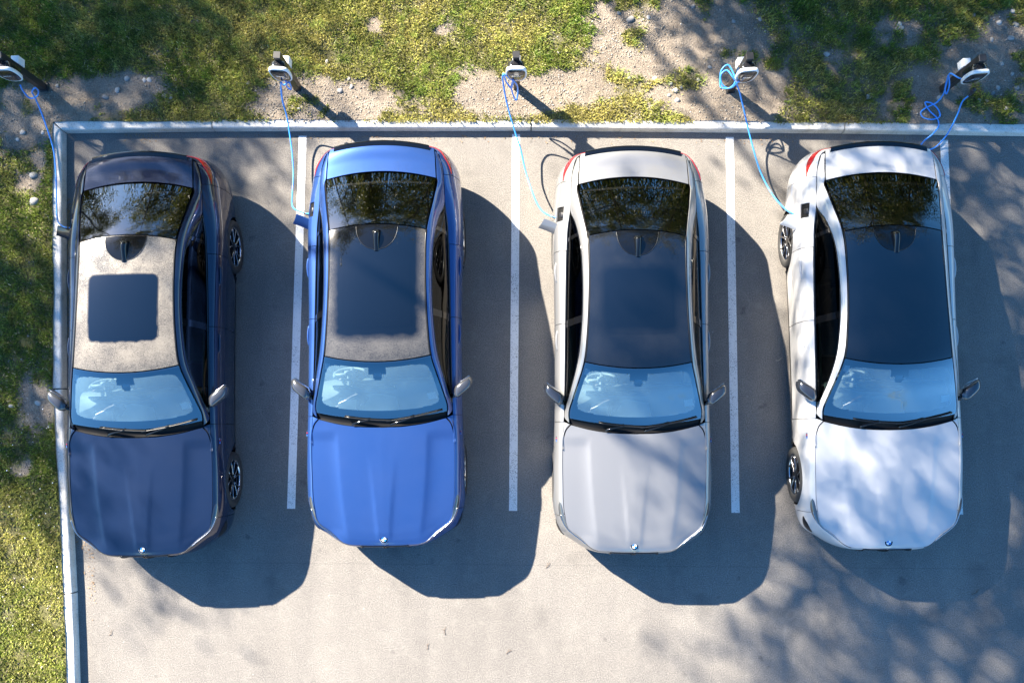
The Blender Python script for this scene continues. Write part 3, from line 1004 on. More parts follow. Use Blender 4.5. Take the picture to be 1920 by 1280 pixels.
    part('ceramic_border', ([tuple(q) for q in P.reshape(-1, 3)], fr), MT['trim'], ws)
    sx = []
    for (ux0, ux1, ta, tb) in ((-.965, -.875, .80, .905),):
        Q = top_s(np.linspace(g_t(1.455) * (1 - ta) + g_t(2.068) * ta, g_t(1.455) * (1 - tb) + g_t(2.068) * tb, 4), np.linspace(ux0, ux1, 4)) - np.array([0, 0, .004])
        part('sticker', ([tuple(q) for q in Q.reshape(-1, 3)], grid_faces(4, 4)), MT['paper'], ws)
    Q = top_s(np.linspace(g_t(1.455) * .74 + g_t(2.068) * .26, g_t(1.455) * .62 + g_t(2.068) * .38, 4), np.linspace(.76, .90, 4)) - np.array([0, 0, .004])
    part('sticker', ([tuple(q) for q in Q.reshape(-1, 3)], grid_faces(4, 4)), MT['paper'], ws)
    hs = rbox(.15, .13, .05, (0, 1.90, 1.315), Matrix.Rotation(.5, 3, 'X'), .015)
    rv = rbox(.24, .035, .06, (0, 1.98, 1.27), None, .014)
    part('sensor_housing', join_geo([hs, rv]), MT['trim'], ws)
    part('sensor_window', rbox(.075, .04, .004, (0, 1.862, 1.332), Matrix.Rotation(.5, 3, 'X'), .001), MT['dashlight'], ws)

    roof = part('roof_panel', panel_geo(top_s(np.linspace(g_t(2.080), g_t(3.495), 60), np.linspace(-.992, .992, 41)), .008), roofmat, car)
    sg_ = []
    for yy in np.linspace(2.42, 3.10, 24):
        sg_.append(top_s([g_t(yy)], np.linspace(-.70, .70, 21))[0] + np.array([0, 0, .0025]))
    part('sunroof_glass', panel_geo(np.array(sg_), .003), roofmat, roof)
    # raised U-shaped plate round the aerial
    pl = []
    for q in np.linspace(0, 1, 14):
        yy = 3.493 - .27 * q
        hw = .235 * math.sqrt(max(0.0, 1 - (q * .995)**2.6)) * (1 - .06 * q)
        gt = g_t(yy)
        row = top_s([gt], np.linspace(-hw, hw, 13) / .54)[0] + np.array([0, .0, .0035])
        pl.append(row)
    apl = part('aerial_plate', panel_geo(np.array(pl), .006), MT['gloss'], roof)
    rim_ = np.vstack([np.array(pl)[:, 0], np.array(pl)[::-1, -1]]) + np.array([0, 0, .001])
    part('plate_edge', tube(rim_, .0028, 5), MT['chrome'] if False else MT['trim'], apl)
    fin = []
    for q in np.linspace(0, 1, 12):
        y_ = 3.24 + .235 * q
        h_ = .012 + .062 * math.sin(min(1, q * 1.12) * math.pi * .52)**1.4
        if q > .93: h_ *= .72
        w_ = .026 + .022 * q
        base = top_s([g_t(min(y_ - .045, 3.49))], np.array([0.0]))[0, 0][2]
        fin.append([(-w_, y_, base), (-w_ * .86, y_, base + h_ * .55), (-w_ * .45, y_, base + h_ * .93), (0, y_, base + h_), (w_ * .45, y_, base + h_ * .93), (w_ * .86, y_, base + h_ * .55), (w_, y_, base)])
    fin = np.array(fin)
    fg = panel_geo(fin, 0, ref=np.array([0, 3.36, 1.2]))
    fg[1].append(tuple(range(77, 84)))
    part('aerial_fin', fg, MT['gloss'], roof)

    part('rear_window', panel_geo(top_s(np.linspace(g_t(3.508), g_t(4.148), 28), np.linspace(-.992, .992, 41)), .006), MT['rearglass'], car)
    # cowl, wipers
    cw = []
    gb = top_s([g_t(1.47)], np.linspace(-1, 1, 31))[0]
    for k_, xx in enumerate(np.linspace(-.735, .735, 31)):
        q = abs(xx) / .735
        y0 = 1.280 + (1.378 - 1.280) * q**2.2; z0 = .988 - .022 * q**2
        e_ = gb[k_] + np.array([0, .004, -.012])
        cw.append([(xx, y0, z0), (xx, y0 + .015, z0 - .018), (xx * .995, (y0 + e_[1]) / 2, (z0 + e_[2]) / 2 - .012), tuple(e_)])
    part('cowl_panel', panel_geo(np.array(cw), .0, ref=np.array([0, 1.3, .5])), MT['black'], car)
    def glass_pt(x, f, up=.012):
        t_ = g_t(1.455) * (1 - f) + g_t(2.068) * f
        g0 = hermite(GK, G, np.array([t_]))[0][0]
        return top_s([t_], np.array([x / g0]))[0, 0] + np.array([0, -.004, up])
    for (xa, fa, xb, fb, px, py) in ((-.42, .010, .16, -.030, -.34, 1.315), (.06, -.035, .70, .045, .10, 1.310)):
        w = empty('wiper'); w.parent = car; w.location = (0, 0, 0)
        bl = [glass_pt(xa + (xb - xa) * q, fa + (fb - fa) * q) for q in np.linspace(0, 1, 10)]
        part('blade', tube(bl, .008, 6), MT['trim'], w)
        mid = glass_pt((xa + xb) / 2, (fa + fb) / 2, .024)
        arm = [(px, py, 1.012), (px + (mid[0] - px) * .25, py + .02, 1.034), tuple(mid)]
        arm = hermite(np.array([0, .3, 1.0]), np.array(arm), np.linspace(0, 1, 10))
        part('arm', tube(arm, .008, 6, rs=np.linspace(.015, .007, 10)), MT['gloss'], w)

    # side glass
    for s in (1, -1):
        S = (lambda P: P) if s > 0 else mirror_x
        def side_glass(y0, y1, f0=0.03, f1=.97, n=24, slant=0.0, bow=.012, ins=.010):
            ys_ = np.linspace(y0, y1, n)
            rows = []
            for y in ys_:
                row = []
                for f in np.linspace(f0, f1, 8):
                    yy = min(max(y + slant * f, 1.55), 3.862)
                    a_ = hermite(KN, CUR[0], np.array([t_y(yy)]), (1, 1))[0]
                    # the A curve is indexed by the flank parameter: correct to the wanted length
                    a_ = a_ + np.array([0, yy - a_[1], 0])
                    o_ = hermite(PK, POUT, np.array([p_t(yy)]))[0]
                    q = a_ * (1 - f) + o_ * f
                    q[0] += bow * 4 * f * (1 - f) - ins
                    row.append(q)
                rows.append(row)
            return np.array(rows)
        part('front_side_window', panel_geo(S(side_glass(1.60, 2.50, slant=.03)), 0), MT['sideglass_front'], car)
        part('rear_side_window', panel_geo(S(side_glass(2.57, 3.50, slant=.03)), 0), MT['sideglass'], car)
        part('quarter_window', panel_geo(S(side_glass(3.535, 3.835)), 0), MT['sideglass'], car)
        for args in ((2.495, 2.575, .0, 1.0, 6, .03, .014, .004), (3.495, 3.54, 0, 1, 4, .03, .013, .004), (1.50, 1.605, 0, 1, 6, 0, .010, .004)):
            part('window_pillar', panel_geo(S(side_glass(*args)), .004), MT['gloss'], car)
        tr = []
        for f in (.015, .985):
            L = [side_glass(y, y, f, f, 1, 0, 0, .003)[0, 0] for y in np.linspace(1.56, 3.845, 50)]
            tr.append(tube(S(np.array(L)), .0085, 6))
        part('window_trim', join_geo(tr), MT['gloss'], car)
        # door mirror
        mr = empty('door_mirror'); mr.parent = car
        cap = []
        for q in np.linspace(0, 1, 12):
            cx, cy, cz = .825 + .215 * q, 1.665 + .150 * q**1.1, 1.005 + .02 * math.sin(q * 3.1)
            e = (1 - abs(2 * q - 1)**5.5)**.5 if 0 < q < 1 else .0
            e = max(e, .35)
            ly = (.086 - .016 * q) * e; lz = .085 * e * (1 - .12 * q)
            ring = []
            for k in range(14):
                a_ = 2 * math.pi * k / 14
                ca, sa = math.cos(a_), math.sin(a_)
                ca = math.copysign(abs(ca)**.55, ca); sa = math.copysign(abs(sa)**.7, sa)
                yy = ly * ca * (1.0 if ca < 0 else .82)
                ring.append((s * (cx - .15 * yy), cy + yy, cz + lz * sa))
            cap.append(ring)
        V = [q for r_ in cap for q in r_]
        F = [(i * 14 + k, i * 14 + (k + 1) % 14, (i + 1) * 14 + (k + 1) % 14, (i + 1) * 14 + k) for i in range(11) for k in range(14)]
        F += [tuple(range(14)), tuple(range(154, 168))]
        part('mirror_cap', (V, F), MT['mirrorcap'], mr)
        part('mirror_glass', rbox(.155, .006, .105, (s * .945, 1.815, 1.005), Matrix.Rotation(s * .60, 3, 'Z'), .003), MT['chrome'], mr)
        part('mirror_foot', tube([(s * .79, 1.625, .955), (s * .825, 1.635, .972), (s * .865, 1.66, .985)], .026, 8), MT['gloss'], mr)
        # fender badge
        bd = empty('fender_badge'); bd.parent = car
        c = body_s([t_y(1.22)], np.array([1.12]))[0, 0]
        for k, mk in enumerate(('ltblue', 'dkblue', 'red', 'chrome')):
            part('badge_stripe', rbox(.006, .014, .026, (s * (c[0] + .004), c[1] - .024 + .0155 * k, c[2]), None, .001), MT[mk], bd)

    # wheels
    rim_prof = [(.100, .236), (.098, .242), (.060, .240), (.04, .225), (-.09, .225), (-.10, .245)]
    tyre_prof = [(-.115, .245), (-.122, .285), (-.112, .322), (-.085, .336), (0, .338), (.085, .336), (.110, .322), (.119, .290), (.116, .262), (.106, .247), (.08, .240)]
    for yc in (FA, RA):
        for s in (1, -1):
            wh = empty('wheel'); wh.parent = car
            wh.location = (s * (.800 if yc == FA else .802), yc - YC, RW)
            wh.rotation_euler = (0, 0, 0 if s > 0 else math.pi)
            V, F = lathe(tyre_prof, 'x', 56); mesh_obj('tyre', V, F, MT['rubber'], wh)
            sp = []
            for k in range(5):
                for sg in (-1, 1):
                    th = 2 * math.pi * k / 5 + .2
                    n_ = 7
                    row = []
                    for q in np.linspace(0, 1, n_):
                        r_ = .045 + .190 * q
                        an = th + sg * (.10 + .20 * q)
                        wd = .017 - .004 * q
                        xo = .088 + .014 * q
                        c, t_ = (math.cos(an), math.sin(an)), (-math.sin(an), math.cos(an))
                        row.append([(xo - .03, r_ * c[0] - wd * t_[0], r_ * c[1] - wd * t_[1]), (xo, r_ * c[0] - wd * .7 * t_[0], r_ * c[1] - wd * .7 * t_[1]),
                                    (xo, r_ * c[0] + wd * .7 * t_[0], r_ * c[1] + wd * .7 * t_[1]), (xo - .03, r_ * c[0] + wd * t_[0], r_ * c[1] + wd * t_[1])])
                    row = np.array(row)
                    sp.append(([tuple(q) for q in row.reshape(-1, 3)], grid_faces(n_, 4)))
            hub = lathe([(.0, .0001), (.092, .0001), (.094, .030), (.088, .058), (.03, .066)], 'x', 20)
            rimv = join_geo(sp + [lathe(rim_prof, 'x', 56), hub])
            rm = mesh_obj('rim', *rimv, MT['rim'], wh, smooth=False)
            V, F = lathe([(.092, .226), (.104, .231), (.106, .240), (.100, .246)], 'x', 56); mesh_obj('rim_lip', V, F, MT['rimedge'], rm)
            eg = []
            for k in range(5):
                for sg in (-1, 1):
                    th = 2 * math.pi * k / 5 + .2
                    eg.append(tube([(.0905 + .014 * q, (.06 + .17 * q) * math.cos(th + sg * (.10 + .20 * q + .028)), (.06 + .17 * q) * math.sin(th + sg * (.10 + .20 * q + .028))) for q in np.linspace(0, 1, 6)], .0045, 5))
            mesh_obj('spoke_edge', *join_geo(eg), MT['rimedge'], rm)
            V, F = lathe([(.0, .06), (.004, .08), (.004, .165), (-.012, .165)], 'x', 40); mesh_obj('brake_disc', V, F, MT['disc'], wh)

    # roundel on the bonnet
    hz = .8195
    em = empty('roundel'); em.parent = car; em.location = (0, 0 - YC, hz + .010)
    em.rotation_euler = (R(17), 0, 0); em.scale = (1.12, 1.12, 1.0)
    def disc(r0, r1, z, a0=0, a1=2 * math.pi, n=28):
        V, F = [], []
        for k in range(n + 1):
            a_ = a0 + (a1 - a0) * k / n
            V += [(r0 * math.cos(a_), r0 * math.sin(a_), z), (r1 * math.cos(a_), r1 * math.sin(a_), z)]
        return V, grid_faces(n + 1, 2).tolist()
    mesh_obj('badge_ring', *join_geo([disc(.0, .041, .000), disc(.041, .0412, 0)]), MT['roundel_white'], em, False)
    mesh_obj('badge_band', *disc(.026, .039, .0015), MT['gloss'], em, False)
    mesh_obj('badge_white', *join_geo([disc(.0, .024, .003, 0, math.pi / 2, 8), disc(0, .024, .003, math.pi, 1.5 * math.pi, 8)]), MT['roundel_white'], em, False)
    mesh_obj('badge_blue', *join_geo([disc(.0, .024, .003, math.pi / 2, math.pi, 8), disc(0, .024, .003, 1.5 * math.pi, 2 * math.pi, 8)]), MT['blue'], em, False)

    # charging port, connector recess and open flap (driver's rear quarter)
    pt = body_s([t_y(3.80)], np.array([.80]))[0, 0]
    fl = empty('charging_port'); fl.parent = car
    ins = body_s(np.linspace(t_y(3.755), t_y(3.925), 8), np.linspace(.45, 1.12, 6))
    n = normals_grid(ins); n *= np.sign(((ins - np.array([0, 2.2, .5])) * n).sum(-1).mean())
    part('port_recess', panel_geo(mirror_x(ins - n * .030), 0), MT['gloss'], fl)
    part('socket', rbox(.07, .075, .075, (-pt[0] + .045, 3.83, pt[2] - .005), Matrix.Rotation(.5, 3, 'Y'), .02), MT['plug'], fl)
    fp = np.array([[(-.812, 3.690, .915), (-.868, 3.615, .800)], [(-.865, 3.720, .918), (-.925, 3.640, .798)], [(-.935, 3.758, .912), (-1.005, 3.678, .795)], [(-1.035, 3.800, .900), (-1.105, 3.715, .788)]])
    fp = np.stack([hermite(np.arange(4), fp[:, k], np.linspace(0, 3, 10)) for k in (0, 1)], 1)
    fp = fp[:, :1] * (1 - np.linspace(0, 1, 6))[None, :, None] + fp[:, 1:] * np.linspace(0, 1, 6)[None, :, None]
    fp[..., 1] -= .012 * np.sin(np.linspace(0, math.pi, 6))[None]
    part('flap', panel_geo(fp, .016, ref=np.array([-.90, 3.8, .7])), paint, fl)
    part('hinge', tube([(-.80, 3.715, .83), (-.84, 3.705, .83), (-.87, 3.715, .83)], .011, 6), MT['plug'], fl)

    # ---- interior
    d = []
    for xx in np.linspace(-.70, .70, 21):
        q = abs(xx) / .70
        y0 = 1.345 + .07 * q**2
        hump = .030 * math.exp(-((xx + .37) / .19)**2)
        d.append([(xx, y0, .945), (xx, 1.46 + .02 * q, .952), (xx, 1.62, .955 + hump), (xx, 1.76 + .02 * math.sin(xx * 5), .945 + hump * 1.2), (xx, 1.82, .90), (xx, 1.86, .76), (xx, 1.80, .55)])
    db = part('dashboard', panel_geo(np.array(d), 0, ref=np.array([0, 1.5, .4])), MT['dash'], car)
    part('head_up_display', rbox(.21, .125, .008, (-.40, 1.54, .972), Matrix.Rotation(.06, 3, 'X'), .004), MT['paperdim'], db)
    part('speaker_cover', ([(-.25, 1.645, .966), (-.08, 1.675, .964), (.16, 1.63, .962), (.20, 1.46, .958), (-.27, 1.46, .958)], [(0, 1, 2, 3, 4)]), MT['dashlight'], db, False)
    part('demister_vent', join_geo([rbox(.012, .03, .006, (x_, 1.425 + .04 * x_ * x_, .958), None, 0) for x_ in np.arange(-.18, .19, .024)]), MT['trim'], db, False)
    part('instrument_screen', rbox(.72, .02, .13, (-.20, 1.735, .985), Matrix.Rotation(-.35, 3, 'X'), .006), MT['gloss'], db)
    sw = []
    c = np.array([-.37, 1.895, .990]); nrm = Vector((0, 1, .50)).normalized(); up = Vector((0, -.50, 1)).normalized(); sd = Vector((1, 0, 0))
    ring = [c + np.array(sd) * .183 * math.cos(a_) + np.array(up) * .175 * math.sin(a_) for a_ in np.linspace(0, 2 * math.pi, 33)]
    geo = [tube(ring, .015, 8, False)]
    for a_ in (0.15, math.pi - .15, -math.pi / 2):
        geo.append(tube([c, c + np.array(sd) * .17 * math.cos(a_) + np.array(up) * .165 * math.sin(a_)], .018, 6))
    geo.append(rbox(.13, .05, .10, c, Matrix.Rotation(-.46, 3, 'X'), .02))
    geo.append(tube([c, c - np.array(nrm) * .22], .04, 8))
    part('steering_wheel', join_geo(geo), MT['steer'], car)
    for sx_ in (-.37, .37):
        st = empty('front_seat'); st.parent = car
        part('cushion', rbox(.50, .52, .16, (sx_, 2.42, .50), None, .05, 3), MT['seat'], st)
        part('backrest', rbox(.48, .14, .62, (sx_, 2.76, .82), Matrix.Rotation(-.32, 3, 'X'), .05, 3), MT['seat'], st)
        part('headrest', rbox(.26, .10, .18, (sx_, 2.90, 1.17), Matrix.Rotation(-.25, 3, 'X'), .04, 3), MT['seat'], st)
    rs = empty('rear_seat'); rs.parent = car
    part('cushion', rbox(1.25, .50, .16, (0, 3.28, .50), None, .05, 3), MT['seat'], rs)
    part('backrest', rbox(1.20, .14, .55, (0, 3.60, .80), Matrix.Rotation(-.42, 3, 'X'), .05, 3), MT['seat'], rs)
    part('parcel_shelf', rbox(1.16, .46, .02, (0, 3.93, 1.015), None, .006), MT['seat'], rs)
    for hx in (-.36, .36):
        part('headrest', rbox(.27, .10, .12, (hx, 3.74, 1.10), Matrix.Rotation(-.3, 3, 'X'), .04, 3), MT['seat'], rs)
    for s in (1, -1):
        dt = []
        for y in np.linspace(1.56, 3.86, 20):
            w_ = .745 - .05 * max(0, (y - 3.3) / .5)
            dt.append([(s * w_, y, .955), (s * (w_ - .03), y, .93), (s * (w_ - .05), y, .80), (s * (w_ - .10), y, .72), (s * (w_ - .11), y, .62), (s * (w_ - .07), y, .34)])
        part('door_trim', panel_geo(np.array(dt), 0), MT['seat'], car)
    part('cabin_floor', rbox(1.55, 2.6, .02, (0, 2.75, .32), None, 0), MT['black'], car)
    return car

MT['mirrorcap'] = simple('mirror_cap_grey', (.050, .053, .060), .22, .4, 1.0)
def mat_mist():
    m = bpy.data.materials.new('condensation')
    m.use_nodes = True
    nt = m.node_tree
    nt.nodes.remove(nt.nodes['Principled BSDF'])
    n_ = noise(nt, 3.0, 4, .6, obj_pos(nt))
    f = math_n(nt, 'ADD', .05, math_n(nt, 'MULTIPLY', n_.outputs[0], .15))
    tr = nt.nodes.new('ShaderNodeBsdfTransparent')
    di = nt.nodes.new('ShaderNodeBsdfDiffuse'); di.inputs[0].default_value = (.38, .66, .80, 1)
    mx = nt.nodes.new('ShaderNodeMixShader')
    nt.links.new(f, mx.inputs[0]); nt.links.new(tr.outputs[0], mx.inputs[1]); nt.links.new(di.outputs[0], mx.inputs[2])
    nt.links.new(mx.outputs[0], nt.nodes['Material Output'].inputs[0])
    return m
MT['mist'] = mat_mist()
MT['steer'] = simple('steering_leather', (.20, .21, .22), .45)
MT['paperdim'] = simple('display_glass', (.75, .78, .79), .35)

P_NAVY = mat_paint('paint_navy', (.003, .010, .034), .2, .5, dust=.006)
P_BLUE = mat_paint('paint_blue', (.019, .057, .195), .45, .42, dust=.015)
P_SILV = mat_paint('paint_silver', (.215, .217, .22), .50, .42, dust=.02)
P_WHIT = mat_paint('paint_white', (.43, .43, .43), .0, .35, dust=.02)
RF = [mat_roof('roof_dewy', .66, (-.40, .38, 2.345 - YC, 3.10 - YC), tone=(.30, .265, .21)),
      mat_roof('roof_dewy_edges', .24, (-.44, .44, 2.30 - YC, 3.90 - YC), soft=9.0, tone=(.40, .37, .32)),
      mat_roof('roof_faint_dew', .020, (-.37, .40, 2.45 - YC, 3.10 - YC), soft=10.0, tone=(.45, .46, .47)),
      mat_roof('roof_dry', .004, (-.37, .40, 2.45 - YC, 3.10 - YC), soft=8.0, tone=(.45, .46, .47))]
CARS = [((-4.358, -1.377), -.0326, P_NAVY, RF[0], 'dark navy electric saloon beside the left kerb with dew on its roof'),
        ((-1.576, -1.240), -.0184, P_BLUE, RF[1], 'bright blue electric saloon charging between the navy and the silver cars'),
        ((1.299, -1.296), -.0035, P_SILV, RF[2], 'silver grey electric saloon with dark roof between blue and white cars'),
        ((4.200, -1.232), -.0124, P_WHIT, RF[3], 'white electric saloon with dark roof, farthest from the left kerb')]
proto = build_car(P_NAVY, RF[0])
bpy.context.view_layer.update()
PORTS = []
def repaint(o, mp):
    for sl_ in o.material_slots:
        if sl_.material in mp:
            mt = mp[sl_.material]
            sl_.link = 'OBJECT'
            sl_.material = mt
    for c in o.children: repaint(c, mp)
roots = [proto] + [copy_tree(proto) for _ in range(3)]
for k, (emb, a, pm, rm, lab) in enumerate(CARS):
    o = roots[k]
    o.location = (emb[0] + YC * math.sin(a), emb[1] + YC * math.cos(a), 0)
    o.rotation_euler = (0, 0, -a)
    tag(o, lab, 'car', 'electric saloons parked side by side')
    if k: repaint(o, {P_NAVY: pm, RF[0]: rm})

# ------------------------------------------------------------------ charging posts and cables
def text_geo(body, size):
    cu = bpy.data.curves.new('lettering', 'FONT')
    cu.body = body; cu.size = size; cu.align_x = 'CENTER'; cu.align_y = 'CENTER'
    o = bpy.data.objects.new('lettering', cu); col.objects.link(o)
    dg = bpy.context.evaluated_depsgraph_get()
    me = bpy.data.meshes.new_from_object(o.evaluated_get(dg))
    bpy.data.objects.remove(o); bpy.data.curves.remove(cu)
    return me

def build_post():
    o = empty('charging_post')
    mesh_obj('post', *rbox(.082, .082, 1.14, (0, 0, .57), None, .004, 1), MT['postblack'], o, False)
    mesh_obj('post_cap', *rbox(.086, .086, .012, (0, 0, 1.146), None, .004, 1), MT['postblack'], o, False)
    mesh_obj('foot_plate', *rbox(.115, .115, .03, (0, 0, .105), None, .003, 1), MT['postblack'], o, False)
    mesh_obj('isolator_box', *rbox(.095, .10, .15, (.0, .092, .72), None, .008), MT['white'], o)
    # wall box: black back housing, white belt, glossy black face that slopes back to the bottom
    def outline(sx, sz, n=40):
        pts = []
        for k in range(n):
            a = 2 * math.pi * k / n
            ca, sa = math.cos(a), math.sin(a)
            x = math.copysign(abs(ca)**.50, ca) * sx; z = math.copysign(abs(sa)**.55, sa) * sz
            if z < 0: x *= 1 - .28 * (-z / sz)**1.6
            pts.append((x, z))
        return np.array(pts)
    def shell(levels, cap=True):
        V, F = [], []
        n = 40
        for (y, sx, sz, zc) in levels:
            for x, z in outline(sx, sz): V.append((x, y, z + zc))
        for i in range(len(levels) - 1):
            for k in range(n):
                F.append((i * n + k, i * n + (k + 1) % n, (i + 1) * n + (k + 1) % n, (i + 1) * n + k))
        if cap: F.append(tuple(range((len(levels) - 1) * n, len(levels) * n)))
        return V, F
    zc = .905
    mesh_obj('housing', *shell([(-.041, .098, .168, zc), (-.046, .106, .176, zc), (-.112, .108, .178, zc), (-.120, .108, .178, zc)]), MT['boxblack'], o)
    mesh_obj('belt', *shell([(-.114, .105, .172, zc), (-.117, .122, .186, zc), (-.150, .127, .189, zc), (-.157, .122, .182, zc), (-.157, .110, .166, zc)], False), MT['white'], o)
    f = mesh_obj('face', *shell([(-.150, .112, .166, zc), (-.160, .108, .160, zc), (-.172, .085, .130, zc), (-.178, .045, .075, zc)]), MT['boxblack'], o)
    me = text_geo('BMW', .042); me.materials.append(MT['roundel_white'])
    t = bpy.data.objects.new('lettering', me); col.objects.link(t); t.parent = f
    t.location = (0, -.1805, zc + .03); t.rotation_euler = (R(90), 0, 0)
    mesh_obj('charge_symbol', *join_geo([rbox(.040, .003, .024, (0, -.168, zc - .118), Matrix.Rotation(.30, 3, 'X'), .001, 1), rbox(.010, .003, .02, (.027, -.168, zc - .112), Matrix.Rotation(.30, 3, 'X'), .001, 1)]), MT['roundel_white'], f, False)
    mesh_obj('cable_gland', *tube([(.02, -.10, zc - .15), (.02, -.105, zc - .21)], .016, 10), MT['plug'], o)
    return o
POSTS = [(-6.209, 4.389), (-2.906, 4.382), (-.087, 4.404), (2.649, 4.382), (5.356, 4.381)]
PLAB = ['charging post at the left edge with its white belt, feeding the navy car',
        'charging post feeding the blue car, dirt and grass around its foot',
        'middle charging post of five, its cable looping down beside the face',
        'charging post with a large cable coil hung at its side, feeding the white car',
        'charging post at the right end whose cable is not plugged into a car']
p0 = build_post()
bpy.context.view_layer.update()
plist = [p0] + [copy_tree(p0) for _ in range(4)]
for k, o in enumerate(plist):
    o.location = (POSTS[k][0], POSTS[k][1], -.0)
    o.rotation_euler = (R((.3, -.4, .2, -.3, .4)[k]), 0, R((2, -3, 0, 4, 5)[k]))
    tag(o, PLAB[k], 'charging post', 'charging posts along the kerb')

CABLES = [
 [(-6.131, 4.157, 0.78), (-6.189, 4.145, 0.6), (-6.189, 4.119, 0.45), (-6.081, 4.115, 0.5), (-5.992, 4.138, 0.62), (-5.962, 4.135, 0.75), (-6.049, 4.122, 0.66), (-6.094, 4.101, 0.5), (-6.124, 4.022, 0.32), (-6.087, 3.819, 0.2), (-6.01, 3.553, 0.16), (-5.956, 3.204, 0.16), (-5.905, 2.778, 0.2), (-5.805, 2.592, 0.35), (-5.608, 2.456, 0.62), (-5.421, 2.383, 0.83), (-5.335, 2.37, 0.86)],
 [(-2.882, 4.21, 0.8), (-2.907, 4.2, 0.6), (-2.887, 4.199, 0.55), (-2.856, 4.21, 0.75), (-2.961, 4.234, 0.6), (-2.934, 4.182, 0.82), (-2.971, 4.169, 0.68), (-3.001, 4.075, 0.48), (-2.989, 3.957, 0.33), (-2.965, 3.745, 0.24), (-2.933, 3.48, 0.2), (-2.911, 3.203, 0.2), (-2.904, 2.948, 0.25), (-2.848, 2.761, 0.45), (-2.725, 2.635, 0.72), (-2.605, 2.573, 0.84), (-2.51, 2.55, 0.86)],
 [(-0.241, 4.269, 0.9), (-0.206, 4.236, 0.7), (-0.155, 4.199, 0.62), (-0.126, 4.21, 0.85), (-0.148, 4.187, 0.6), (-0.09, 4.126, 0.4), (-0.07, 4.178, 0.5), (-0.101, 4.216, 0.75), (-0.241, 4.248, 0.92), (-0.238, 4.16, 0.72), (-0.194, 4.007, 0.5), (-0.108, 3.758, 0.33), (-0.033, 3.543, 0.25), (0.029, 3.276, 0.22), (0.117, 2.98, 0.3), (0.206, 2.715, 0.55), (0.316, 2.562, 0.8), (0.44, 2.51, 0.86)],
 [(2.589, 4.203, 0.85), (2.52, 4.175, 0.7), (2.413, 4.197, 0.66), (2.397, 4.283, 0.68), (2.416, 4.402, 0.72), (2.477, 4.447, 0.74), (2.545, 4.368, 0.72), (2.573, 4.242, 0.7), (2.504, 4.184, 0.66), (2.422, 4.229, 0.68), (2.402, 4.334, 0.72), (2.463, 4.38, 0.74), (2.539, 4.293, 0.74), (2.63, 4.206, 0.62), (2.721, 4.067, 0.45), (2.802, 3.873, 0.32), (2.889, 3.631, 0.22), (2.993, 3.298, 0.18), (3.111, 3.013, 0.22), (3.183, 2.792, 0.42), (3.228, 2.624, 0.7), (3.31, 2.545, 0.84), (3.373, 2.528, 0.86)],
 [(5.277, 4.222, 0.85), (5.245, 4.295, 0.75), (5.187, 4.362, 0.7), (5.193, 4.321, 0.6), (5.233, 4.244, 0.45), (5.268, 4.222, 0.4), (5.241, 4.273, 0.55), (5.161, 4.335, 0.7), (5.225, 4.293, 0.5), (5.252, 4.227, 0.35), (5.231, 4.179, 0.2), (5.116, 4.127, 0.15), (5.062, 4.071, 0.13), (5.087, 4.016, 0.13), (5.203, 3.984, 0.14), (5.295, 4.023, 0.15), (5.262, 4.114, 0.17), (5.173, 4.186, 0.18), (5.11, 4.197, 0.17), (5.163, 4.1, 0.15), (5.264, 3.998, 0.14), (5.281, 3.908, 0.14), (5.196, 3.789, 0.14), (5.111, 3.718, 0.08), (5.09, 3.664, 0.03), (5.134, 3.625, 0.02), (5.253, 3.643, 0.03), (5.36, 3.747, 0.1), (5.413, 3.867, 0.2), (5.421, 3.973, 0.35), (5.395, 4.071, 0.55), (5.398, 4.087, 0.72), (5.392, 4.097, 0.8)]]
CLAB = ['blue charging cable running along the left kerb into the navy car',
        'blue charging cable running across the kerb into the blue car',
        'blue charging cable from the middle post into the silver car',
        'blue charging cable coiled at its post and running into the white car',
        'blue charging cable lying in loose loops over the kerb, not plugged in']
for k, c in enumerate(CABLES):
    c = np.array(c)
    kn = chord(c); kn = np.concatenate([[0], np.cumsum(np.maximum(np.diff(kn), .03)**.7)])
    P = hermite(kn, c, np.linspace(0, kn[-1], 26 * len(c)))
    if k < 4: P[-1] = c[-1]
    root = empty('charging_cable', tuple(c[0]))
    tag(root, CLAB[k], 'cable', 'blue charging cables')
    V, F = tube(P - c[0], .0098, 8)
    mesh_obj('lead', V, F, MT['cable'], root)
    e = c[-1]; dr = (P[-1] - P[-6]); dr /= np.linalg.norm(dr)
    L = .16
    pl = [e + dr * q for q in np.linspace(-.10, .07 if k < 4 else .06, 8)]
    if k < 4: pl = [q + np.array([0, 0, -.01 * i]) * .6 for i, q in enumerate(pl)]
    V, F = tube(np.array(pl) - c[0], .02, 10, rs=[.013, .015, .018, .022, .026, .028, .027, .026])
    mesh_obj('connector', V, F, MT['plug'], root)

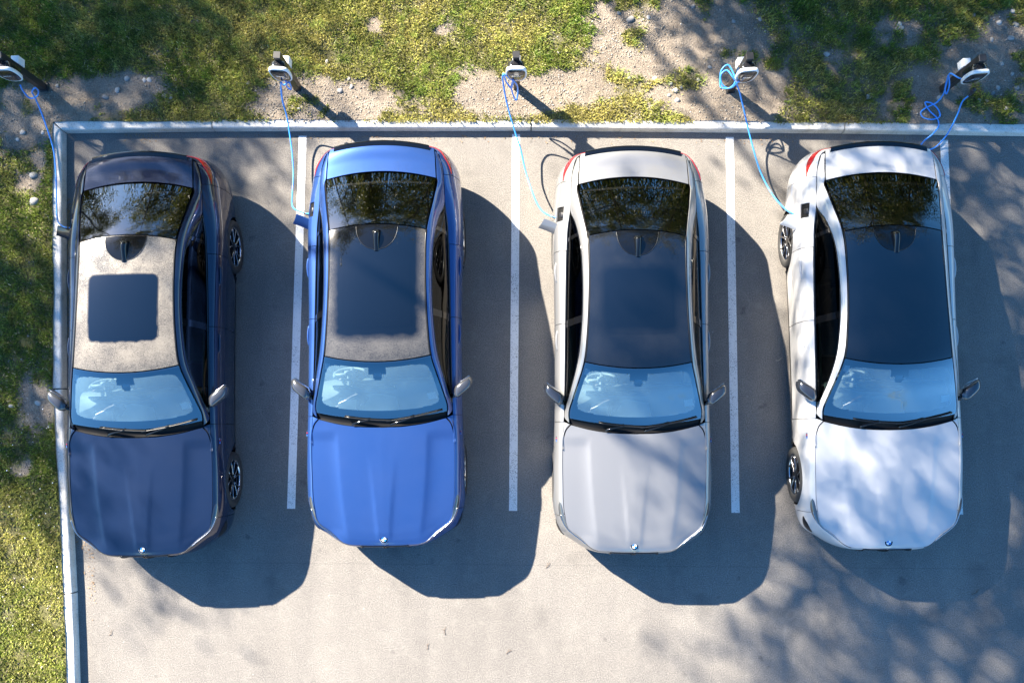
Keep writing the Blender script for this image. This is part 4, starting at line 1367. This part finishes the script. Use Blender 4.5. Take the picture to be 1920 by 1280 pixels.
# ------------------------------------------------------------------ stones
STONES = [(-6.24, 2.88, 0.08, 0.06), (-6.27, 3.23, 0.06, 0.06), (-5.25, 4.36, 0.04, 0.05), (-5.4, 4.26, 0.05, 0.04), (-5.13, 4.51, 0.04, 0.04), (-4.84, 4.49, 0.04, 0.04), (-4.9, 4.49, 0.03, 0.04), (-4.64, 4.28, 0.04, 0.04), (-4.55, 4.26, 0.03, 0.04), (-5.5, 4.76, 0.03, 0.04), (-2.54, 4.73, 0.03, 0.04), (3.53, 4.58, 0.05, 0.05), (3.9, 4.86, 0.05, 0.04), (1.38, 5.32, 0.06, 0.05), (1.36, 4.53, 0.03, 0.03), (1.69, 4.53, 0.04, 0.03), (1.89, 4.46, 0.04, 0.03), (1.95, 4.37, 0.05, 0.04), (2.02, 4.42, 0.03, 0.04), (1.87, 4.3, 0.03, 0.03), (1.97, 4.23, 0.04, 0.04), (4.41, 4.29, 0.03, 0.06), (6.12, 5.28, 0.04, 0.04), (6.34, 5.26, 0.04, 0.06), (6.26, 5.07, 0.05, 0.04), (6.31, 5.44, 0.04, 0.04), (4.85, 5.26, 0.04, 0.04), (4.87, 5.21, 0.04, 0.04), (4.82, 5.2, 0.03, 0.03), (5.8, 5.38, 0.03, 0.04), (6.02, 5.05, 0.03, 0.04), (6.13, 4.73, 0.03, 0.04), (5.92, 4.24, 0.03, 0.03), (6.3, 4.41, 0.04, 0.04), (6.15, 4.13, 0.03, 0.03), (5.82, 4.24, 0.03, 0.04), (5.31, 4.27, 0.04, 0.04), (3.05, 5.32, 0.03, 0.04), (2.71, 5.29, 0.03, 0.03), (2.19, 5.49, 0.03, 0.04), (2.25, 4.51, 0.03, 0.03), (2.39, 4.67, 0.03, 0.03), (1.61, 5.34, 0.03, 0.04), (1.23, 5.4, 0.03, 0.03), (-3.56, 4.45, 0.03, 0.03), (-3.87, 4.4, 0.03, 0.03), (-2.88, 4.11, 0.03, 0.03), (-2.35, 4.34, 0.04, 0.04), (-2.25, 4.5, 0.03, 0.03), (-2.21, 4.39, 0.03, 0.04), (0.45, 4.86, 0.03, 0.03), (-6.39, 0.28, 0.04, 0.03), (-6.04, 0.32, 0.05, 0.04), (-5.87, 0.02, 0.03, 0.03), (-6.43, 3.78, 0.05, 0.04), (-6.49, 3.69, 0.03, 0.03), (-6.17, 3.78, 0.03, 0.03), (-6.04, 4.42, 0.03, 0.03), (6.06, 4.41, 0.03, 0.04), (6.0, 4.34, 0.03, 0.03), (6.25, 4.59, 0.03, 0.03), (5.7, 4.62, 0.03, 0.03), (5.25, 5.37, 0.03, 0.03)]
def stone_mesh(seed):
    r_ = random.Random(seed)
    bm = bmesh.new()
    bmesh.ops.create_icosphere(bm, subdivisions=2, radius=1.0)
    cuts = [(Vector((r_.gauss(0, 1), r_.gauss(0, 1), r_.gauss(0, .8))).normalized(), r_.uniform(.62, .9)) for _ in range(9)]
    for v in bm.verts:
        for n_, d_ in cuts:
            q = v.co.dot(n_) - d_
            if q > 0: v.co -= n_ * q * .85
        v.co.z *= .62
    me = bpy.data.meshes.new('stone')
    bm.to_mesh(me); bm.free()
    for q in me.polygons: q.use_smooth = True
    g_ = r_.uniform(.20, .36)
    a = me.color_attributes.new('tint', 'FLOAT_COLOR', 'POINT')
    a.data.foreach_set('color', np.tile(np.array([g_, g_ * .975, g_ * .92, 1], dtype=np.float32), len(me.vertices)))
    me.materials.append(MT['stone'])
    return me
smesh = [stone_mesh(k) for k in range(10)]
for k, (x, y, rx, ry) in enumerate(STONES):
    o = bpy.data.objects.new('stone', smesh[k % 10]); col.objects.link(o)
    o.scale = (rx * .98, ry * .98, (rx + ry) * .36)
    o.location = (x, y, float(verge_z(np.array([x]), np.array([y]))[0]) + o.scale[2] * .08)
    o.rotation_euler = (random.uniform(-.2, .2), random.uniform(-.2, .2), random.uniform(-.5, .5))
    if k == 0: tag(o, 'largest pale stone in the grass outside the left kerb', 'stone')
    elif k == 1: tag(o, 'rounded stone just above the largest one beside the left kerb', 'stone')
    elif k == 11: tag(o, 'pale stone in the dirt right of the post with the coiled cable', 'stone')
    elif k == 10: tag(o, 'single pale stone at the grass edge right of the second post', 'stone')
    elif k < 10: tag(o, 'small stone in the dirt patch above the navy car', 'stone', 'stones above the navy car')
    elif x > 4.6: tag(o, 'small pale stone on the gravelly ground round the right end post', 'stone', 'stones round the right end post')
    elif x > .9: tag(o, 'small pale stone in the dirt above the silver and white cars', 'stone', 'stones above the silver and white cars')
    elif x > -4.2: tag(o, 'small stone in the soil above the blue car', 'stone', 'stones above the blue car')
    else: tag(o, 'small stone on the shaded verge left of the kerb corner', 'stone', 'stones on the left verge')

# ------------------------------------------------------------------ gravel, grass, litter (uncountable)
def scatter_xy(n):
    """random points on the visible verge"""
    a = int(n * .78)
    x1 = rng.uniform(-7.1, 6.9, a); y1 = 3.93 + rng.uniform(0, 1.95, a)
    y2 = rng.uniform(-3.5, 3.93, n - a); x2 = lk_x(y2) - .12 - rng.uniform(0, 1.35, n - a)
    return np.concatenate([x1, x2]), np.concatenate([y1, y2])

gx, gy = scatter_xy(110000)
g_ = grassiness(gx, gy)
clus = fnoise(gx + 5, gy, 1.3, 3)
k = (rng.random(len(gx)) > g_ * .95) & (rng.random(len(gx)) < np.clip((clus - .30) * 2.6, .12, 1))
gx, gy = gx[k], gy[k]
sz = .0035 + .013 * rng.random(len(gx))**3.5
octv = np.array([(1, 0, 0), (-1, 0, 0), (0, 1, 0), (0, -1, 0), (0, 0, 1), (0, 0, -1)], float)
octf = np.array([(0, 2, 4), (2, 1, 4), (1, 3, 4), (3, 0, 4), (2, 0, 5), (1, 2, 5), (3, 1, 5), (0, 3, 5)])
th = rng.uniform(0, 6.28, len(gx))
V = octv[None] * (sz[:, None, None] * rng.uniform(.6, 1.25, (len(gx), 6, 1)))
c_, s_ = np.cos(th)[:, None], np.sin(th)[:, None]
V = np.stack([V[..., 0] * c_ - V[..., 1] * s_, V[..., 0] * s_ + V[..., 1] * c_, V[..., 2] * .7], -1)
V += np.stack([gx, gy, verge_z(gx, gy) + sz * .15], -1)[:, None]
Fq = (octf[None] + (np.arange(len(gx)) * 6)[:, None, None]).reshape(-1, 3)
tone = rng.uniform(.15, .31, len(gx)) * (1 + .45 * (rng.random(len(gx)) < .10))
tc = np.repeat(np.stack([tone, tone * .90, tone * .77], 1), 6, 0)
tag(mesh_obj('gravel', V.reshape(-1, 3), Fq, MT['gravel'], None, False, tc), 'loose gravel and clods strewn over the bare soil', 'gravel', kind='stuff')

NB = 300000
bx, by = scatter_xy(NB)
g_ = grassiness(bx, by)
dens = fnoise(bx + 3, by + 8, 4.5, 4)
edge = np.minimum(np.where(by > 3.6, by - tk_y(bx), 9), np.where(by < 4.2, lk_x(by) - bx, 9))
k = (rng.random(NB) < np.clip(g_ * 1.25 * np.clip((dens - .18) * 3.2, .12, 1.0), 0, 1))
bx, by, g_, dens = bx[k], by[k], g_[k], dens[k]
nt_ = 420
cx_, cy_ = scatter_xy(nt_ * 3)
cg = grassiness(cx_, cy_)
sel = np.nonzero((cg > .12) & (rng.random(len(cx_)) < .6))[0][:nt_]
rad_ = rng.uniform(.02, .055, len(sel))
per = 70
tx = (cx_[sel][:, None] + rng.normal(0, 1, (len(sel), per)) * rad_[:, None]).ravel(); ty = (cy_[sel][:, None] + rng.normal(0, 1, (len(sel), per)) * rad_[:, None]).ravel()
edge_t = np.minimum(np.where(ty > 3.6, ty - tk_y(tx), 9), np.where(ty < 4.2, lk_x(ty) - tx, 9))
ok_ = edge_t > .07
tx, ty = tx[ok_], ty[ok_]
ntuft = len(tx)
bx = np.concatenate([bx, tx]); by = np.concatenate([by, ty]); g_ = np.concatenate([g_, np.ones(ntuft)]); dens = np.concatenate([dens, np.full(ntuft, .85)])
nb = len(bx)
hL = (.020 + .045 * rng.random(nb)) * (.55 + .85 * np.clip((dens - .25) * 2.2, 0, 1)) * (.6 + .4 * g_)
az = rng.uniform(0, 6.283, nb) * .85 + fnoise(bx, by, 5, 2) * 4
lean = rng.uniform(.15, 1.25, nb)
wd = rng.uniform(.0028, .0095, nb)*(1-.5*(hL>.05))
bz = verge_z(bx, by)
base = np.stack([bx, by, bz - .004], -1)
dirv = np.stack([np.cos(az), np.sin(az), np.zeros(nb)], -1); sdv = np.stack([-np.sin(az), np.cos(az), np.zeros(nb)], -1)
tip = base + dirv * (hL * np.sin(lean))[:, None] + np.array([0, 0, 1.0]) * (hL * np.cos(lean) + .004)[:, None]
mid = base + dirv * (hL * np.sin(lean) * .38)[:, None] + np.array([0, 0, 1.0]) * (hL * np.cos(lean) * .62 + .004)[:, None]
V = np.stack([base - sdv * wd[:, None], base + sdv * wd[:, None], mid + sdv * (wd * .8)[:, None], mid - sdv * (wd * .8)[:, None], tip], 1)
o_ = (np.arange(nb) * 5)[:, None]
Fq = np.concatenate([o_ + np.array([0, 1, 2]), o_ + np.array([0, 2, 3]), o_ + np.array([3, 2, 4])])
dry = np.clip(fnoise(bx + 21, by + 4, 1.6, 4) * 1.7 - .47 + .35 * (rng.random(nb) - .5) + .18 * np.clip((bx + 4.2) / 2, -1, 1) * (bx < 1.5), 0, 1)
c0 = np.array([.130, .178, .024]); c1 = np.array([.36, .32, .09])
cc = c0 + (c1 - c0) * dry[:, None]
straw = rng.random(nb) < .05
cc[straw] = np.array([.42, .36, .20])
cc[-ntuft:] = cc[-ntuft:] * np.array([.75, .95, .8])
cc = cc * (rng.uniform(.45, 1.6, nb) * (.35 + 1.3 * fnoise(bx + 31, by + 17, 9.0, 4)))[:, None]
tag(mesh_obj('grass', V.reshape(-1, 3), Fq, MT['grass'], None, False, np.repeat(cc, 5, 0)), 'patchy short grass over the verge beyond the kerbs', 'grass', kind='stuff')

# daisies in the left grass, kerbside leaf litter
n = 40
fy = rng.uniform(-2.6, .4, n); fx = lk_x(fy) - .15 - rng.random(n)**1.5 * .9
V, F = [], []
for a, b in zip(fx, fy):
    z = float(verge_z(np.array([a]), np.array([b]))[0]) + .05; o2 = len(V); r_ = random.uniform(.004, .008)
    V.append((a, b, z + .003))
    V += [(a + r_ * math.cos(q), b + r_ * math.sin(q), z) for q in np.linspace(0, 2 * math.pi, 7)[:-1]]
    F += [(o2, o2 + 1 + q, o2 + 1 + (q + 1) % 6) for q in range(6)]
tag(mesh_obj('daisies', V, F, MT['roundel_white'], None, False), 'tiny white daisies dotted through the left grass', 'flowers', kind='stuff')

n = 7000
ly = np.concatenate([rng.uniform(-3.4, 3.7, n), 3.80 - rng.random(900)**2 * .12])
lx = np.concatenate([lk_x(ly[:n]) + .012 + rng.random(n)**2.0 * .21, -5.85 + rng.random(900)**1.3 * 12])
lx[n:] = np.where(rng.random(900) < .5, -5.88 + rng.random(900) * 1.6, lx[n:])
dn = fnoise(lx, ly, 1.1, 3)
k = rng.random(len(lx)) < np.clip((dn - .36) * 5, 0, 1)
lx, ly = lx[k], ly[k]; m_ = len(lx)
sz = rng.uniform(.004, .014, m_); th = rng.uniform(0, 6.28, m_)
d1 = np.stack([np.cos(th), np.sin(th), rng.uniform(-.1, .25, m_)], -1) * sz[:, None]; d2 = np.stack([-np.sin(th), np.cos(th), rng.uniform(-.1, .25, m_)], -1) * (sz * .5)[:, None]
b0 = np.stack([lx, ly, np.full(m_, .009)], -1)
V = np.stack([b0 - d1, b0 - d2, b0 + d1, b0 + d2], 1)
Fq = (np.arange(m_) * 4)[:, None] + np.array([0, 1, 2, 3])
tcol = np.array([.16, .085, .035]) + rng.random((m_, 1)) * np.array([.16, .13, .08])
tag(mesh_obj('leaf_litter', V.reshape(-1, 3), Fq, MT['litter'], None, False, np.repeat(tcol, 4, 0)), 'brown leaf litter gathered against the foot of the kerb', 'litter', kind='stuff')

# twigs and a fallen leaf on the asphalt
TW = [(-5.06, -2.52, .9, 'short twig on the sunlit asphalt near the lower left kerb'), (-1.15, -2.65, 1.1, 'thin forked twig on the asphalt below the blue car, left of two'),
      (-.93, -2.48, 1.5, 'curved twig on the asphalt below the blue car, right of two'), (-.17, -2.70, .75, 'straight thin twig on the sunlit asphalt right of the curved one'),
      (.32, -1.67, 1.2, 'small twig on sunlit asphalt between the blue and silver noses'), (5.52, -1.95, .7, 'dry curled leaf stalk at the tip of the white car shadow'),
      (3.19, .91, .3, 'pale straw stem in the shade left of the white car'), (3.46, -.35, 2.6, 'pale dry stem beside the white car front wheel')]
for k, (x, y, a, lab) in enumerate(TW):
    L = random.uniform(.06, .11)
    pts = [(q * L * math.cos(a) + .009 * math.sin(q * 5 + k) * math.sin(a), q * L * math.sin(a) - .009 * math.sin(q * 5 + k) * math.cos(a), .006 + .006 * math.sin(q * 3)) for q in np.linspace(0, 1, 7)]
    g = [tube(pts, .003, 5, rs=np.linspace(.0030, .0016, 7))]
    b_ = np.array(pts[3])
    g.append(tube([b_, b_ + np.array([.03 * math.cos(a + .7), .03 * math.sin(a + .7), .004])], .002, 5))
    V, F = join_geo(g)
    o = mesh_obj('twig', V, F, simple('twig_brown', (.10, .055, .03) if k < 6 else (.5, .42, .3), .8))
    o.location = (x, y, 0)
    tag(o, lab, 'twig')

# ------------------------------------------------------------------ trees beyond the verge (they shade the verge and mirror in the glass)
def tree_meshes(seed, h, crown_r, crown_z, crown_h, leaves, leaf, gap, low=.28, girth=.012):
    r_ = np.random.default_rng(seed)
    geo = []
    trunk = [(0, 0, -.2), (.05, .03, h * .18), (-.06, .08, h * .42), (.05, 0, h * .72), (0, .05, h * .93)]
    tk = hermite(np.arange(5), np.array(trunk), np.linspace(0, 4, 16))
    geo.append(tube(tk, .2, 10, rs=np.linspace(girth * h, .02, 16)))
    tips = []
    nb_ = 26
    for k in range(nb_):
        f = low + (.95 - low) * k / nb_
        b0 = hermite(np.arange(5), np.array(trunk), np.array([f * 4]))[0]
        an = k * 2.4 + r_.uniform(-.3, .3)
        rel = (b0[2] - crown_z) / crown_h
        reach = crown_r * max(.35, math.sqrt(max(.05, 1 - min(1, rel * rel)))) * r_.uniform(.75, 1.05)
        e = b0 + np.array([math.cos(an) * reach, math.sin(an) * reach, reach * r_.uniform(.15, .65)])
        m1 = b0 * .5 + e * .5 + r_.normal(0, .18, 3)
        L = hermite(np.array([0, .5, 1]), np.array([b0, m1, e]), np.linspace(0, 1, 8))
        rr = .007 * h * (1 - f * .6)
        geo.append(tube(L, .05, 6, rs=np.linspace(rr, .012, 8)))
        for q in (.4, .55, .7, .85, 1.0):
            c0_ = L[min(7, int(q * 7))]
            for _ in range(2):
                e2 = c0_ + r_.normal(0, .42, 3) * crown_r * .24 + np.array([0, 0, .15])
                geo.append(tube([c0_, (c0_ + e2) / 2 + r_.normal(0, .05, 3), e2], .01, 4, rs=[.016, .011, .006]))
                tips.append(e2)
    tips = np.array(tips)
    cent = tips[r_.integers(0, len(tips), leaves)]
    keep = r_.random(len(tips)) > gap
    sel = np.nonzero(keep)[0]
    cent = tips[sel[r_.integers(0, len(sel), leaves)]]
    pos = cent + r_.normal(0, 1, (leaves, 3)) * np.array([.34, .34, .26]) * (crown_r / 3.4)
    a = r_.normal(0, 1, (leaves, 3)); a /= np.linalg.norm(a, axis=1)[:, None]
    b = np.cross(a, r_.normal(0, 1, (leaves, 3))); b /= np.linalg.norm(b, axis=1)[:, None]
    s = leaf * r_.uniform(.6, 1.3, leaves)[:, None]
    V = np.stack([pos - a * s, pos - b * s * .45, pos + a * s, pos + b * s * .45], 1).reshape(-1, 3)
    F = (np.arange(leaves) * 4)[:, None] + np.array([0, 1, 2, 3])
    mixv = r_.random((leaves, 1))
    cc_ = np.array([.060, .085, .016]) * (1 - mixv) + np.array([.21, .20, .045]) * mixv
    return join_geo(geo), (V, F, np.repeat(cc_, 4, 0))

kinds = [dict(seed=1, h=15, crown_r=4.3, crown_z=9.5, crown_h=6.0, leaves=17000, leaf=.085, gap=.34, low=.30),
         dict(seed=2, h=17, crown_r=3.3, crown_z=14.0, crown_h=3.5, leaves=7800, leaf=.085, gap=.54, low=.70, girth=.005),
         dict(seed=5, h=14, crown_r=4.6, crown_z=8.5, crown_h=6.0, leaves=30000, leaf=.095, gap=.0, low=.28),
         dict(seed=9, h=15.5, crown_r=3.6, crown_z=11.5, crown_h=4.5, leaves=17000, leaf=.085, gap=.15, low=.42)]
TREES = [(-17.2, 10.0, 2, .80, .3, 'dense leafy tree far to the left, shading the left verge'),
         (-15.9, 14.0, 2, .80, 1.9, 'dense leafy tree far up to the left, shading the upper left verge'),
         (-7.6, 15.1, 1, 1.12, 4.4, 'thin tall tree whose broken shade falls over the white car'),
         (-12.4, 8.1, 1, 1.16, 1.1, 'thin tall tree whose broken shade falls at the lower right'),
         (-4.0, 12.0, 3, 1.0, 2.2, 'open crowned tree mirrored in the navy car rear window'),
         (.8, 11.6, 0, 1.0, .7, 'leafy tree mirrored in the rear windows of blue and silver cars'),
         (6.2, 11.0, 0, 1.08, 3.9, 'leafy tree mirrored in the white car rear window'),
         (11.5, 14.0, 2, 1.1, 5.0, 'dense tree beyond the right end of the verge'),
         (-11.0, 24.5, 2, 1.40, 4.0, 'big tree in the far row, leftmost, mirrored in the navy car'),
         (-4.5, 24.0, 0, 1.45, 2.9, 'big tree in the far row, second from its left end'),
         (2.2, 24.5, 2, 1.50, .4, 'big tree in the far row, straight above the silver car'),
         (9.0, 23.5, 0, 1.50, 5.1, 'big tree in the far row, above the white car'),
         (16.0, 24.5, 2, 1.45, 1.2, 'big tree in the far row, its right end'),
         (11.8, -17.5, 0, .70, 1.4, 'leafy tree across the car park mirrored low in windscreens')]
kroot = {}
for x, y, kd, sc_, rz, lab in TREES:
    if kd not in kroot:
        (tv, tf_), (lv, lf, lc) = tree_meshes(**kinds[kd])
        o = empty('tree')
        mesh_obj('trunk', tv, tf_, MT['bark'], o)
        mesh_obj('crown', lv, lf, MT['leaf'], o, False, lc)
        bpy.context.view_layer.update()
        kroot[kd] = o
    else:
        o = copy_tree(kroot[kd])
    o.location = (x, y, 0)
    o.scale = (sc_, sc_, sc_)
    o.rotation_euler = (0, 0, rz)
    if kd == 1:      # the two thin trees lean
        d_ = 1 if x < -10 else -1
        q_ = Matrix.Rotation(.20, 3, Vector((-.768 * d_, .64 * d_, 0))) @ Matrix.Rotation(rz, 3, 'Z')
        o.rotation_euler = q_.to_euler()
    tag(o, lab, 'tree', 'trees round the car park')
